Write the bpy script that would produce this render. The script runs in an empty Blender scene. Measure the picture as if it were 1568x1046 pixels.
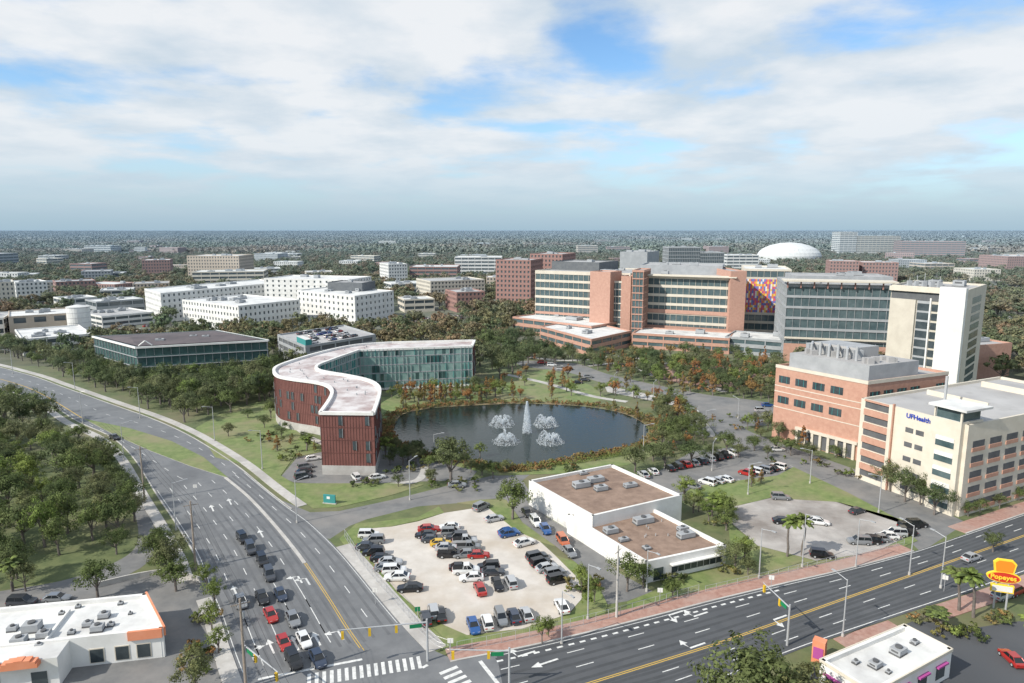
import bpy, math, random, numpy as np
from mathutils import Vector
from mathutils.geometry import tessellate_polygon
R=random.Random(11)
# ---------- project image pixel coordinates to ground coordinates (metres) ----------
H=65.0; F=1045.0; CX=784.0; CY=522.5; TH=math.radians(9.37)
cT,sT=math.cos(TH),math.sin(TH)
def P(u,v,z=0.0):
    a=(u-CX)/F; b=-(v-CY)/F
    dz=-sT+b*cT; dy=cT+b*sT
    t=(H-z)/(-dz)
    return (a*t,dy*t)
def PL(l,z=0.0): return [P(u,v,z) for u,v in l]
def HT(u,vb,vt):
    x,y=P(u,vb); k=(CY-vt)/F
    return H+y*(k*cT-sT)/(cT+k*sT)
def ang(u1,v1,u2,v2):
    a=P(u1,v1);b=P(u2,v2); return math.atan2(b[1]-a[1],b[0]-a[0])
scene=bpy.context.scene
COL=scene.collection
# ---------- materials ----------
def newmat(name):
    m=bpy.data.materials.new(name); m.use_nodes=True
    nt=m.node_tree; b=nt.nodes['Principled BSDF']; return m,nt,b
def painted_haze(nt,sock,col=(.31,.40,.47)):  # aerial haze painted into the base colour, stronger with distance from the origin
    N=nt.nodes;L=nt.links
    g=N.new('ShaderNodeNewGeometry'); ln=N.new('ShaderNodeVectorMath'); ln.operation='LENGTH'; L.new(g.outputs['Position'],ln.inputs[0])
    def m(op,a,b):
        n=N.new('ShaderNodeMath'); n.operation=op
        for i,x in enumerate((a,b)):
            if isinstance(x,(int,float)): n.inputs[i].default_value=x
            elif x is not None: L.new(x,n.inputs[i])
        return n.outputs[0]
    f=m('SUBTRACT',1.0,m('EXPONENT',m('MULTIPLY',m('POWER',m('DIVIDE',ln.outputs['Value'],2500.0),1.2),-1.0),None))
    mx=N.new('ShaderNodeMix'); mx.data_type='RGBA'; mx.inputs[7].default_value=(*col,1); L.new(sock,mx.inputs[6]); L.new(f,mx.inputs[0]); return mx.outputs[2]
def mat(name,c1,c2=None,scale=1.0,rough=0.8,metal=0.0,c3=None,scale3=0.05,lo=.35,hi=.65,bump=0,spec=.3,coat=0,f3=.7,haze_col=(.33,.42,.49)):
    m,nt,b=newmat(name); N=nt.nodes; L=nt.links
    b.inputs['Roughness'].default_value=rough; b.inputs['Metallic'].default_value=metal
    b.inputs['Specular IOR Level'].default_value=spec; b.inputs['Coat Weight'].default_value=coat
    b.inputs['Base Color'].default_value=(*c1,1)
    if c2:
        g=N.new('ShaderNodeNewGeometry')
        n=N.new('ShaderNodeTexNoise'); n.inputs['Scale'].default_value=scale; n.inputs['Detail'].default_value=6
        n.inputs['Roughness'].default_value=.65
        L.new(g.outputs['Position'],n.inputs['Vector'])
        r=N.new('ShaderNodeMapRange'); r.inputs[1].default_value=lo; r.inputs[2].default_value=hi
        L.new(n.outputs['Fac'],r.inputs[0])
        mx=N.new('ShaderNodeMix'); mx.data_type='RGBA'
        mx.inputs[6].default_value=(*c1,1); mx.inputs[7].default_value=(*c2,1)
        L.new(r.outputs[0],mx.inputs[0]); out=mx.outputs[2]
        if c3:
            n3=N.new('ShaderNodeTexNoise'); n3.inputs['Scale'].default_value=scale3; n3.inputs['Detail'].default_value=7; n3.inputs['Roughness'].default_value=.62
            L.new(g.outputs['Position'],n3.inputs['Vector'])
            r3=N.new('ShaderNodeMapRange'); r3.inputs[1].default_value=.46; r3.inputs[2].default_value=.66; r3.inputs[4].default_value=f3
            L.new(n3.outputs['Fac'],r3.inputs[0])
            m3=N.new('ShaderNodeMix'); m3.data_type='RGBA'; m3.inputs[7].default_value=(*c3,1)
            L.new(out,m3.inputs[6]); L.new(r3.outputs[0],m3.inputs[0]); out=m3.outputs[2]
        out=painted_haze(nt,out,haze_col)
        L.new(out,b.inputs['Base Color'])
        if bump:
            bp=N.new('ShaderNodeBump'); bp.inputs['Strength'].default_value=bump; bp.inputs['Distance'].default_value=.1
            L.new(n.outputs['Fac'],bp.inputs['Height']); L.new(bp.outputs['Normal'],b.inputs['Normal'])
    return m
M={}
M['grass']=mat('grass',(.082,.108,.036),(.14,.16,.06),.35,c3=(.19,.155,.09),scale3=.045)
M['ground']=mat('ground',(.08,.09,.04),(.14,.135,.07),.08,c3=(.23,.21,.18),scale3=.012,haze_col=(.20,.29,.37))
M['lawn']=mat('lawn',(.115,.165,.042),(.20,.24,.08),.45,c3=(.25,.215,.12),scale3=.06,f3=.8)
M['asph']=mat('asphalt_worn',(.145,.149,.155),(.19,.193,.197),.25,c3=(.11,.112,.117),scale3=.06)
M['asphd']=mat('asphalt_dark',(.072,.075,.081),(.10,.102,.107),.2,c3=(.056,.058,.063),scale3=.05)
M['asphm']=mat('asphalt_mid',(.14,.14,.14),(.20,.196,.19),.3,c3=(.26,.24,.22),scale3=.06)
M['conc']=mat('concrete',(.42,.40,.37),(.53,.51,.48),.6,c3=(.32,.30,.28),scale3=.1)
M['lot']=mat('gravel_lot',(.50,.46,.41),(.62,.58,.53),.2,c3=(.42,.345,.26),scale3=.035,f3=.85)
M['lot2']=mat('old_concrete_lot',(.33,.31,.29),(.47,.44,.41),.15,c3=(.17,.14,.12),scale3=.05,f3=.8)
M['brickpave']=mat('brick_paving',(.32,.17,.13),(.42,.26,.21),.9,c3=(.38,.29,.25),scale3=.1)
M['wline']=mat('road_paint_white',(.75,.75,.73),(.5,.5,.48),1.5)
M['yline']=mat('road_paint_yellow',(.62,.40,.06),(.5,.33,.08),1.5)
M['white']=mat('white_wall',(.72,.71,.68),(.80,.79,.76),.3,c3=(.62,.60,.56),scale3=.2)
M['cream']=mat('cream_precast',(.60,.54,.44),(.68,.62,.52),.3)
M['beige']=mat('beige_precast',(.52,.47,.39),(.60,.55,.46),.3)
M['tan']=mat('tan_wall',(.48,.38,.28),(.56,.46,.36),.3)
M['brick']=mat('orange_brick',(.45,.235,.165),(.53,.30,.215),.8)
M['rbrick']=mat('red_brick',(.29,.135,.10),(.36,.18,.14),.8)
M['grey']=mat('grey_metal_wall',(.30,.31,.32),(.38,.39,.40),.3)
M['dgrey']=mat('dark_grey',(.08,.08,.085),(.12,.12,.12),.4)
M['roofd']=mat('dark_brown_metal_roof',(.075,.055,.055),(.12,.09,.088),.15)
M['roofw']=mat('white_roof',(.62,.62,.60),(.74,.74,.72),.2,c3=(.42,.41,.40),scale3=.12)
M['roofg']=mat('grey_roof',(.36,.35,.34),(.48,.47,.46),.2,c3=(.24,.23,.23),scale3=.1)
M['roofb']=mat('brown_gravel_roof',(.21,.14,.10),(.31,.215,.16),.5,c3=(.15,.095,.07),scale3=.12)
M['roofp']=mat('stained_membrane_roof',(.62,.59,.58),(.46,.40,.39),.22,c3=(.30,.21,.20),scale3=.12,lo=.42,hi=.62,f3=.9)
M['redmetal']=mat('red_brown_metal',(.16,.058,.045),(.20,.075,.06),.5,rough=.45)
M['redmetal2']=mat('red_brown_metal_rib',(.13,.047,.037),(.16,.058,.046),.5,rough=.45)
M['orange']=mat('orange_trim',(.70,.24,.12),(.75,.30,.17),.5)
M['magenta']=mat('magenta_trim',(.40,.08,.28))
M['teal']=mat('teal_panel',(.05,.26,.26))
M['steel']=mat('galvanised_steel',(.48,.49,.50),rough=.45,metal=.3)
M['wood']=mat('pole_wood',(.26,.21,.17),(.34,.28,.23),2)
M['black']=mat('black_rubber',(.02,.02,.02))
M['yellow']=mat('signal_yellow',(.65,.42,.03),rough=.4)
M['blue']=mat('sign_blue',(.02,.06,.4)); M['red']=mat('sign_red',(.55,.04,.02)); M['sorange']=mat('sign_orange',(.8,.25,.02)); M['syel']=mat('sign_yellow',(.9,.62,.05)); M['green']=mat('sign_green',(.01,.2,.08))
def glass(name,c,c2,rough=.12,sc=.25):
    m=mat(name,c,c2,sc,rough=rough,spec=.6); return m
M['glass']=glass('window_glass',(.02,.028,.032),(.06,.075,.08))
M['gteal']=glass('teal_glass',(.15,.27,.25),(.28,.40,.37),.12,.35)
M['gdark']=glass('dark_green_glass',(.018,.055,.05),(.05,.11,.10))
M['gblue']=glass('blue_grey_glass',(.03,.06,.065),(.09,.13,.135))
def leafmat(name,cols,trans=.3):
    m=bpy.data.materials.new(name); m.use_nodes=True; nt=m.node_tree; N=nt.nodes; L=nt.links
    N.clear(); out=N.new('ShaderNodeOutputMaterial')
    oi=N.new('ShaderNodeObjectInfo'); g=N.new('ShaderNodeNewGeometry')
    ns=N.new('ShaderNodeTexNoise'); ns.inputs['Scale'].default_value=.35; ns.inputs['Detail'].default_value=2
    L.new(g.outputs['Position'],ns.inputs['Vector'])
    cr=N.new('ShaderNodeValToRGB'); e=cr.color_ramp.elements
    k=len(cols)
    e[0].position=0; e[0].color=(*cols[0],1); e[1].position=1; e[1].color=(*cols[-1],1)
    for i in range(1,k-1):
        q=e.new(i/(k-1)); q.color=(*cols[i],1)
    L.new(oi.outputs['Random'],cr.inputs[0])
    a=N.new('ShaderNodeMath'); a.operation='MULTIPLY_ADD'; a.inputs[1].default_value=.9; a.inputs[2].default_value=.55
    L.new(g.outputs['Random Per Island'],a.inputs[0])
    a2=N.new('ShaderNodeMath'); a2.operation='MULTIPLY_ADD'; a2.inputs[1].default_value=1.8; a2.inputs[2].default_value=.2
    L.new(ns.outputs['Fac'],a2.inputs[0])
    a3=N.new('ShaderNodeMath'); a3.operation='MULTIPLY'; L.new(a.outputs[0],a3.inputs[0]); L.new(a2.outputs[0],a3.inputs[1])
    mx=N.new('ShaderNodeVectorMath'); mx.operation='SCALE'
    L.new(cr.outputs[0],mx.inputs[0]); L.new(a3.outputs[0],mx.inputs['Scale'])
    hz=painted_haze(nt,mx.outputs[0])
    d=N.new('ShaderNodeBsdfDiffuse'); t=N.new('ShaderNodeBsdfTranslucent'); s=N.new('ShaderNodeMixShader'); s.inputs[0].default_value=trans
    L.new(hz,d.inputs[0]); L.new(hz,t.inputs[0]); L.new(d.outputs[0],s.inputs[1]); L.new(t.outputs[0],s.inputs[2])
    L.new(s.outputs[0],out.inputs[0]); return m
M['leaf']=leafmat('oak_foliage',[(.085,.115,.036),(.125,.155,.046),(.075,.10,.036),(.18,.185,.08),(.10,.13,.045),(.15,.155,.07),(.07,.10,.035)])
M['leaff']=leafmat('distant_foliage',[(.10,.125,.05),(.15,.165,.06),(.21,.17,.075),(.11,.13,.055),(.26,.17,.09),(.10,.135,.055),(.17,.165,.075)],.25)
M['leafo']=leafmat('cypress_foliage',[(.35,.15,.05),(.28,.17,.06),(.19,.18,.055),(.40,.17,.06)])
M['leafb']=leafmat('bright_foliage',[(.14,.19,.045),(.19,.23,.055),(.13,.165,.05)])
M['leafr']=leafmat('reed_foliage',[(.33,.19,.09),(.27,.20,.08),(.17,.20,.06),(.37,.18,.08),(.20,.23,.08)])
M['bark']=mat('bark',(.12,.10,.085),(.19,.16,.14),1.5)
# ---------- mesh builder ----------
class MB:
    def __init__(s): s.v=[]; s.f=[]; s.m=[]; s.mats=[]
    def mi(s,k):
        if k not in s.mats: s.mats.append(k)
        return s.mats.index(k)
    def add(s,vs,fs,k):
        o=len(s.v); s.v+=vs; i=s.mi(k)
        for f in fs: s.f.append([a+o for a in f]); s.m.append(i)
    def box(s,fr,x0,x1,y0,y1,z0,z1,k,top=None):
        ox,oy,ux,uy,wx,wy=fr
        vs=[(ox+ux*x+wx*y,oy+uy*x+wy*y,z) for z in (z0,z1) for x,y in ((x0,y0),(x1,y0),(x1,y1),(x0,y1))]
        fs=[(0,3,2,1),(0,1,5,4),(1,2,6,5),(2,3,7,6),(3,0,4,7)]
        s.add(vs,fs,k); s.add(vs[4:],[(0,1,2,3)],top or k)
    def prism(s,poly,z0,z1,k,top=None,bottom=False):
        n=len(poly)
        vs=[(x,y,z0) for x,y in poly]+[(x,y,z1) for x,y in poly]
        s.add(vs,[(i,(i+1)%n,n+(i+1)%n,n+i) for i in range(n)],k)
        s.flat(poly,z1,top or k)
    def flat(s,poly,z,k):
        tr=tessellate_polygon([[Vector((x,y,0)) for x,y in poly]])
        fs=[]
        for t in tr:
            a,b,c=[poly[i] for i in t]
            if (b[0]-a[0])*(c[1]-a[1])-(b[1]-a[1])*(c[0]-a[0])<0: t=(t[0],t[2],t[1])
            fs.append(tuple(t))
        s.add([(x,y,z) for x,y in poly],fs,k)
    def tube(s,p,q,r0,r1,k,n=6,cap=True):
        p=Vector(p);q=Vector(q);d=(q-p).normalized()
        a=d.cross(Vector((0,0,1)));
        if a.length<.01: a=Vector((1,0,0))
        a.normalize(); b=d.cross(a); vs=[]
        for c,r in ((p,r0),(q,r1)):
            for i in range(n):
                t=2*math.pi*i/n; w=c+(a*math.cos(t)+b*math.sin(t))*r; vs.append(tuple(w))
        fs=[(i,i+n,(i+1)%n+n,(i+1)%n) for i in range(n)]
        if cap: fs+= [tuple(range(n)),tuple(range(2*n-1,n-1,-1))]
        s.add(vs,fs,k)
    def mesh(s,name):
        me=bpy.data.meshes.new(name); me.from_pydata(s.v,[],s.f)
        for k in s.mats: me.materials.append(M[k] if isinstance(k,str) else k)
        me.polygons.foreach_set('material_index',s.m); me.update(); return me
    def obj(s,name,loc=(0,0,0),rot=0):
        o=bpy.data.objects.new(name,s.mesh(name)); COL.objects.link(o); o.location=loc; o.rotation_euler[2]=rot; return o
FR0=(0,0,1,0,0,1)
def cr(pts,n=6):
    out=[]
    for i in range(len(pts)-1):
        p0=pts[max(i-1,0)];p1=pts[i];p2=pts[i+1];p3=pts[min(i+2,len(pts)-1)]
        for k in range(n):
            t=k/n
            out.append(tuple(.5*((2*p1[j])+(-p0[j]+p2[j])*t+(2*p0[j]-5*p1[j]+4*p2[j]-p3[j])*t*t+(-p0[j]+3*p1[j]-3*p2[j]+p3[j])*t**3) for j in (0,1)))
    out.append(tuple(pts[-1])); return out
def offs(pts,d):
    o=[]
    for i,p in enumerate(pts):
        a=pts[max(i-1,0)];b=pts[min(i+1,len(pts)-1)]
        dx,dy=b[0]-a[0],b[1]-a[1];l=math.hypot(dx,dy) or 1
        o.append((p[0]-dy/l*d,p[1]+dx/l*d))
    return o
def ccw(p):
    a=sum(p[i][0]*p[(i+1)%len(p)][1]-p[(i+1)%len(p)][0]*p[i][1] for i in range(len(p)))
    return p if a>0 else p[::-1]
zc=[.004]
def sheet(name,poly,k,z=None):
    if z is None: zc[0]+=.004; z=zc[0]
    b=MB(); b.flat(ccw(poly),z,k); return b.obj(name)
def slab(name,poly,k,z=.12,top=None):
    b=MB(); b.prism(ccw(poly),0,z,k,top); return b.obj(name)
def between(a,b): return a+b[::-1]
def lerp(a,b,t): return (a[0]+(b[0]-a[0])*t,a[1]+(b[1]-a[1])*t)
def inpoly(x,y,poly):
    c=False; j=len(poly)-1
    for i in range(len(poly)):
        xi,yi=poly[i];xj,yj=poly[j]
        if (yi>y)!=(yj>y) and x<(xj-xi)*(y-yi)/(yj-yi)+xi: c=not c
        j=i
    return c
def resample(pts,step):
    d=[0]
    for i in range(1,len(pts)): d.append(d[-1]+math.dist(pts[i],pts[i-1]))
    n=max(1,int(d[-1]/step)); out=[]
    j=0
    for k in range(n+1):
        t=min(k*step,d[-1])
        while j<len(d)-2 and d[j+1]<t: j+=1
        out.append(lerp(pts[j],pts[j+1],(t-d[j])/max(d[j+1]-d[j],1e-6)))
    return out
# ---------- ground ----------
sheet('ground',[(-30000,-3000),(30000,-3000),(30000,45000),(-30000,45000)],'ground',0)
sheet('grass',PL([(-400,1300),(-300,575),(0,560),(140,560),(420,560),(720,540),(960,520),(1200,540),(1568,600),(1900,700),(1900,1300)]),'grass',.004)
Lk=cr(PL([(-260,548),(-60,583),(60,612),(120,645),(170,668),(205,700),(240,755),(270,800),(300,850),(318,900),(335,940),(355,1000),(385,1080)]))
Rk=cr(PL([(-260,520),(-60,550),(40,573),(95,592),(165,617),(230,640),(280,662),(320,685),(365,715),(405,748),(440,775),(475,800),(515,838),(545,872),(580,915),(620,962),(655,1000),(700,1060)]))
sheet('side_street',PL([(430,765),(475,784),(520,782),(600,765),(690,742),(780,722),(830,712),(800,735),(835,790),(905,830),(945,875),(1000,905),(960,920),(930,925),(905,880),(850,835),(800,800),(770,762),(735,765),(700,770),(640,775),(560,795),(535,805),(505,825),(470,812)]),'asphm')
CR_=cr(PL([(1410,845),(1330,775),(1240,735),(1180,705),(1130,684),(1095,662),(1062,622),(1000,600),(930,588),(870,570),(800,560),(800,552),(880,556),(930,572),(1010,590),(1090,605),(1170,615),(1230,640),(1180,650),(1140,655),(1200,680),(1300,715),(1350,735),(1480,800)]))
sheet('campus_road',CR_,'asphm')
sheet('asphalt_lot',PL([(985,735),(1060,690),(1130,684),(1215,715),(1190,728),(1060,745),(1040,760)]),'asphm')
sheet('concrete_lot',PL([(1125,775),(1180,762),(1280,768),(1380,795),(1400,815),(1340,845),(1250,858),(1160,835),(1120,800)]),'lot2')
sheet('gravel_lot',PL([(548,808),(600,806),(640,798),(680,785),(745,775),(775,795),(815,818),(850,850),(885,885),(892,915),(870,940),(800,962),(715,972),(650,945),(605,905),(570,862)]),'lot')
LANE=cr(PL([(-120,925),(0,905),(110,885),(195,850),(212,815),(200,770),(180,730),(192,728),(218,765),(238,815),(225,862),(130,905),(0,935),(-120,955)]))
sheet('left_access_lane',LANE,'asphm')
sheet('left_parking_lot',PL([(-200,965),(-20,925),(110,900),(240,880),(312,885),(330,930),(350,1060),(100,1100),(-300,1100)]),'asphm')
sheet('building_forecourt',PL([(430,730),(455,700),(500,690),(660,690),(735,715),(720,735),(600,738),(540,745),(450,738)]),'asphm')
sheet('restaurant_lot',PL([(1250,1010),(1400,950),(1500,960),(1700,930),(1800,1000),(1700,1200),(1200,1150)]),'asphd')
sheet('left_road',between(Lk,Rk),'asph')
Uk=cr(PL([(640,1030),(690,1014),(800,992),(900,969),(1000,944),(1100,918),(1200,894),(1300,871),(1400,844),(1480,817),(1568,787),(1800,708)]))
Yl=PL([(600,1150),(880,1053),(1100,985),(1300,914),(1568,820),(1800,738)])
Dk=PL([(560,1400),(900,1110),(1050,1062),(1230,992),(1390,938),(1470,912),(1568,878),(1800,795)])
sheet('main_road',between(Uk,Dk)+[],'asphd')
sheet('intersection',PL([(370,1015),(640,985),(700,1012),(760,1000),(800,1200),(300,1200)]),'asph')
zr=zc[0]+.006
def walk(name,line,a,b,k='conc',z=.13): slab(name,between(offs(line,a),offs(line,b)),k,z)
i0=[i for i,p in enumerate(Rk) if p[1]<P(0,782)[1]][0]; i1=[i for i,p in enumerate(Rk) if p[1]<P(0,832)[1]][0]
iend=[i for i,p in enumerate(Rk) if p[1]<P(0,1003)[1]][0]
walk('sidewalk',Rk[:i0],0,.3); walk('sidewalk',Rk[:i0],1.6,4.0)
walk('sidewalk',Rk[i1:iend],0,3.2)
iu=[i for i,p in enumerate(Uk) if p[0]>P(690,1013)[0]][0]; iv=[i for i,p in enumerate(Uk) if p[0]>P(1405,842)[0]][0]; iw=[i for i,p in enumerate(Uk) if p[0]>P(1475,818)[0]][0]
walk('brick_sidewalk',Uk[iu:iv],.35,3.6,'brickpave'); walk('kerb',Uk[iu:iv],0,.34)
walk('brick_sidewalk',Uk[iw:],.35,4,'brickpave'); walk('kerb',Uk[iw:],0,.34)
il=[i for i,p in enumerate(Lk) if p[1]<P(0,885)[1]][0]
walk('kerb',Lk[:il],-.3,0); walk('sidewalk',Lk[:il],-4.2,-1.8); walk('sidewalk',Lk[il+3:],-2.5,0)
dk=cr(Dk,4); j0=[i for i,p in enumerate(dk) if p[0]>P(1235,990)[0]][0]; j1=[i for i,p in enumerate(dk) if p[0]>P(1385,940)[0]][0]
walk('brick_sidewalk',dk[j0:j1],-3.2,-.3,'brickpave'); walk('brick_sidewalk',dk[j1+1:],-4,-.3,'brickpave')
slab('median',PL([(128,641),(200,656),(262,675),(312,700),(350,732),(290,713),(230,690),(180,668)]),'conc',.13,'lawn')
Ym=cr(PL([(345,731),(380,760),(420,803),(460,853),(500,912),(530,960),(562,1006)]))
walk('median_kerb',Ym[:20],-.35,.35,'conc',.14)
slab('lawn',PL([(330,700),(300,655),(340,632),(430,605),(440,650),(500,690),(450,700),(430,728),(450,740),(600,740),(650,742),(600,758),(520,776),(480,778),(440,752),(390,715)]),'lawn',.10)
slab('lawn',PL([(520,825),(545,802),(640,792),(672,775),(680,785),(640,797),(600,806),(550,810),(572,862),(607,905),(652,945),(716,973),(800,963),(872,941),(893,915),(886,885),(850,850),(880,860),(915,895),(930,925),(925,950),(820,978),(700,1000),(660,992),(600,925),(555,868)]),'lawn',.10)
slab('lawn',PL([(700,770),(735,765),(775,765),(800,800),(850,836),(830,830),(790,812),(745,775)]),'lawn',.10)
slab('lawn',PL([(1110,775),(1050,760),(1060,745),(1190,728),(1215,715),(1300,755),(1400,808),(1380,795),(1280,768),(1180,762),(1125,775)]),'lawn',.10)
slab('lawn',PL([(1000,905),(1040,880),(1120,855),(1115,800),(1160,836),(1250,859),(1340,846),(1395,820),(1405,828),(1380,838),(1250,868),(1080,908),(960,940),(960,922)]),'lawn',.10)
sheet('lawn',PL([(770,575),(840,565),(905,590),(930,610),(900,618),(820,612),(760,610),(740,600)]),'lawn')
sheet('lawn',PL([(580,608),(720,603),(830,610),(960,622),(1010,650),(1020,690),(960,712),(860,725),(760,728),(640,700),(590,660)]),'lawn')
sheet('plaza',cr(PL([(925,590),(1000,605),(1050,620),(1095,665),(1060,660),(1040,625),(990,612),(930,600)])),'conc')
def path(pts,w,k='conc'):
    l=cr(PL(pts)); sheet('footpath',between(offs(l,w/2),offs(l,-w/2)),k)
path([(800,545),(870,552),(950,545),(1020,556),(1100,560),(1180,575)],4)
path([(900,560),(960,556),(1000,575),(1060,582),(1110,600)],3)
path([(1180,640),(1200,655),(1190,675)],3,'brickpave')
path([(770,572),(830,585),(905,606),(960,615)],3)
path([(440,655),(470,668),(520,690)],2.2)
path([(598,742),(640,735),(652,715)],2.2)
n=30; c0=P(1085,572); sheet('circular_plaza',[(c0[0]+26*math.cos(i*2*math.pi/n),c0[1]+26*math.sin(i*2*math.pi/n)) for i in range(n)],'brickpave')
sheet('circular_plaza_lawn',[(c0[0]+15*math.cos(i*2*math.pi/n),c0[1]+15*math.sin(i*2*math.pi/n)) for i in range(n)],'lawn')
# pond
pond=cr(PL([(604,650),(618,634),(660,625),(720,621),(800,618),(890,622),(950,632),(985,648),(992,662),(975,678),(935,690),(880,700),(820,711),(770,714),(715,705),(660,696),(620,680),(604,664),(604,650)]))
cxp=sum(p[0] for p in pond)/len(pond); cyp=sum(p[1] for p in pond)/len(pond)
def grow(poly,k): return [(cxp+(x-cxp)*k,cyp+(y-cyp)*k) for x,y in poly]
M['bank']=mat('reed_bank',(.24,.15,.08),(.18,.16,.07),.4,c3=(.12,.15,.06),scale3=.08)
sheet('pond_bank',grow(pond,1.09)[:-1],'bank')
wm,nt,b=newmat('pond_water'); b.inputs['Base Color'].default_value=(.014,.024,.022,1); b.inputs['Roughness'].default_value=.09; b.inputs['IOR'].default_value=1.33
n=nt.nodes.new('ShaderNodeTexNoise'); n.inputs['Scale'].default_value=.9; n.inputs['Detail'].default_value=6
g=nt.nodes.new('ShaderNodeNewGeometry'); nt.links.new(g.outputs['Position'],n.inputs['Vector'])
bp=nt.nodes.new('ShaderNodeBump'); bp.inputs['Strength'].default_value=.6; bp.inputs['Distance'].default_value=.10
nt.links.new(n.outputs['Fac'],bp.inputs['Height']); nt.links.new(bp.outputs['Normal'],b.inputs['Normal']); M['water']=wm
sheet('pond_water',pond[:-1],'water')
M['foam']=m=bpy.data.materials.new('water_spray'); m.use_nodes=True; nt=m.node_tree; nt.nodes.clear()
o=nt.nodes.new('ShaderNodeOutputMaterial'); d=nt.nodes.new('ShaderNodeBsdfDiffuse'); d.inputs[0].default_value=(.80,.84,.87,1); t=nt.nodes.new('ShaderNodeBsdfTranslucent'); t.inputs[0].default_value=(.80,.84,.87,1)
a=nt.nodes.new('ShaderNodeMixShader'); a.inputs[0].default_value=.5; nt.links.new(d.outputs[0],a.inputs[1]); nt.links.new(t.outputs[0],a.inputs[2]); nt.links.new(a.outputs[0],o.inputs[0])
def spray(jets,name='fountain_jet'):
    b=MB()
    for (u,v,hh,rad,n) in jets:
        x,y=P(u,v)
        b.tube((x,y,0),(x,y,.5),.4,.3,'dgrey')
        lean=[R.uniform(.75,1.1) for _ in range(8)]
        for i in range(n):
            t=R.random(); th=R.random()*6.283
            if rad<1.5:
                z=hh*(1-t**1.6) if R.random()<.6 else hh*t
                r=(.15+ rad*(1-z/hh)**.8)*math.sqrt(R.random())+.1
            else:
                j=int(R.random()*8); az=j/8*6.283+.2+R.gauss(0,.10); th=az
                r=rad*t*lean[j]*(1+R.gauss(0,.05)); z=hh*lean[j]*4*t*(1-t)*(1-.5*R.random()**3)+R.gauss(0,.1)
                if R.random()<.25: r=rad*math.sqrt(R.random())*1.1; z=abs(R.gauss(0,.2)); th=R.random()*6.283
            z=max(z,.05); px=x+r*math.cos(th); py=y+r*math.sin(th); s=R.uniform(.04,.12); q=R.random()*3.14; l=s*R.uniform(1.0,3.0)
            cx_,sx_=math.cos(q)*s,math.sin(q)*s
            b.add([(px-cx_,py-sx_,z),(px+cx_,py+sx_,z),(px+cx_*.6,py+sx_*.6,z+l),(px-cx_*.6,py-sx_*.6,z+l)],[(0,1,2,3)],'foam')
    return b.obj(name)
spray([(807,663,10.4,1.4,4600)])
for u,v in ((768,651),(836,651),(775,677),(843,677)): spray([(u,v,3.2,4.1,2300)])
# ---------- road markings ----------
mk=MB()
def stripe(pts,w,k,dash=None,z=None):
    z=z or zr
    rs=resample(pts,1.0)
    for i in range(len(rs)-1):
        if dash and (i%(dash[0]+dash[1]))>=dash[0]: continue
        a,b2=rs[i],rs[i+1]; dx,dy=b2[0]-a[0],b2[1]-a[1]; l=math.hypot(dx,dy)
        if l<.01: continue
        nx,ny=-dy/l*w/2,dx/l*w/2
        mk.add([(a[0]-nx,a[1]-ny,z),(b2[0]-nx,b2[1]-ny,z),(b2[0]+nx,b2[1]+ny,z),(a[0]+nx,a[1]+ny,z)],[(0,1,2,3)],k)
Lk2=resample(Lk,2);Rk2=resample(Rk,2)
def near(p,line): return min(line,key=lambda q:math.dist(p,q))
Yr=resample(Ym,2)
for f,dash in ((.2,(3,6)),(.4,(3,6)),(.6,(3,6)),(.8,(3,6))):
    stripe([lerp(p,near(p,Lk2),f) for p in Yr[:-2]],.15,'wline',dash)
for f in (.2,.4,.6,.8): stripe([lerp(p,near(p,Lk2),f) for p in Yr[-14:-2]],.15,'wline')
stripe([lerp(p,near(p,Rk2),.5) for p in Yr[:-3]],.15,'wline',(3,6))
stripe(offs(Yr[8:],-.1),.13,'yline'); stripe(offs(Yr[8:],.25),.13,'yline')
stripe([lerp(p,near(p,Lk2),.97) for p in Yr[:-2]],.12,'wline')
stripe([lerp(p,near(p,Rk2),.95) for p in Yr[:-2]],.12,'wline')
med=cr(PL([(-60,566),(40,592),(128,641)])); medr=cr(PL([(128,641),(200,656),(262,675),(312,700),(350,732)])); medl=cr(PL([(128,641),(180,668),(230,690),(290,713),(350,732)]))
stripe(med,.3,'yline')
for f in (.5,): 
    stripe([lerp(p,near(p,Lk2),f) for p in resample(medl,2)],.15,'wline',(3,6)); stripe([lerp(p,near(p,Rk2),f) for p in resample(medr,2)],.15,'wline',(3,6))
    stripe([lerp(p,near(p,Lk2),f) for p in resample(med,2)],.15,'wline',(3,6)); stripe([lerp(p,near(p,Rk2),f) for p in resample(med,2)],.15,'wline',(3,6))
Ys=resample(Yl,2); Us=resample(Uk,2); Ds=resample(dk,2)
Ya=[p for p in Ys if p[0]>P(790,1075)[0]]
stripe(offs(Ya,.18),.16,'yline'); stripe(offs(Ya,-.18),.16,'yline')
for f in (.36,.68): stripe([lerp(p,near(p,Us),f) for p in Ya],.17,'wline',(3,8))
for f in (.3,.62,.93): stripe([lerp(p,near(p,Ds),f) for p in Ya],.17,'wline',(3,8) if f<.9 else None)
stripe([lerp(p,near(p,Us),.95) for p in Ya],.12,'wline')
stripe([lerp(p,near(p,Us),.84) for p in Ya if p[0]<P(1220,900)[0]],.4,'wline',(1,1))
M['patch']=mat('asphalt_patch',(.112,.115,.12),(.14,.142,.146),.4); M['patchd']=mat('asphalt_patch_dark',(.055,.057,.06),(.072,.074,.078),.4)
for f in (.1,.3,.5,.7,.9):
    for o_ in (-.045,.045): stripe([lerp(p,near(p,Lk2),f+o_) for p in Yr[10:-1]],.5,'patch',z=zr-.003)
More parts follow.
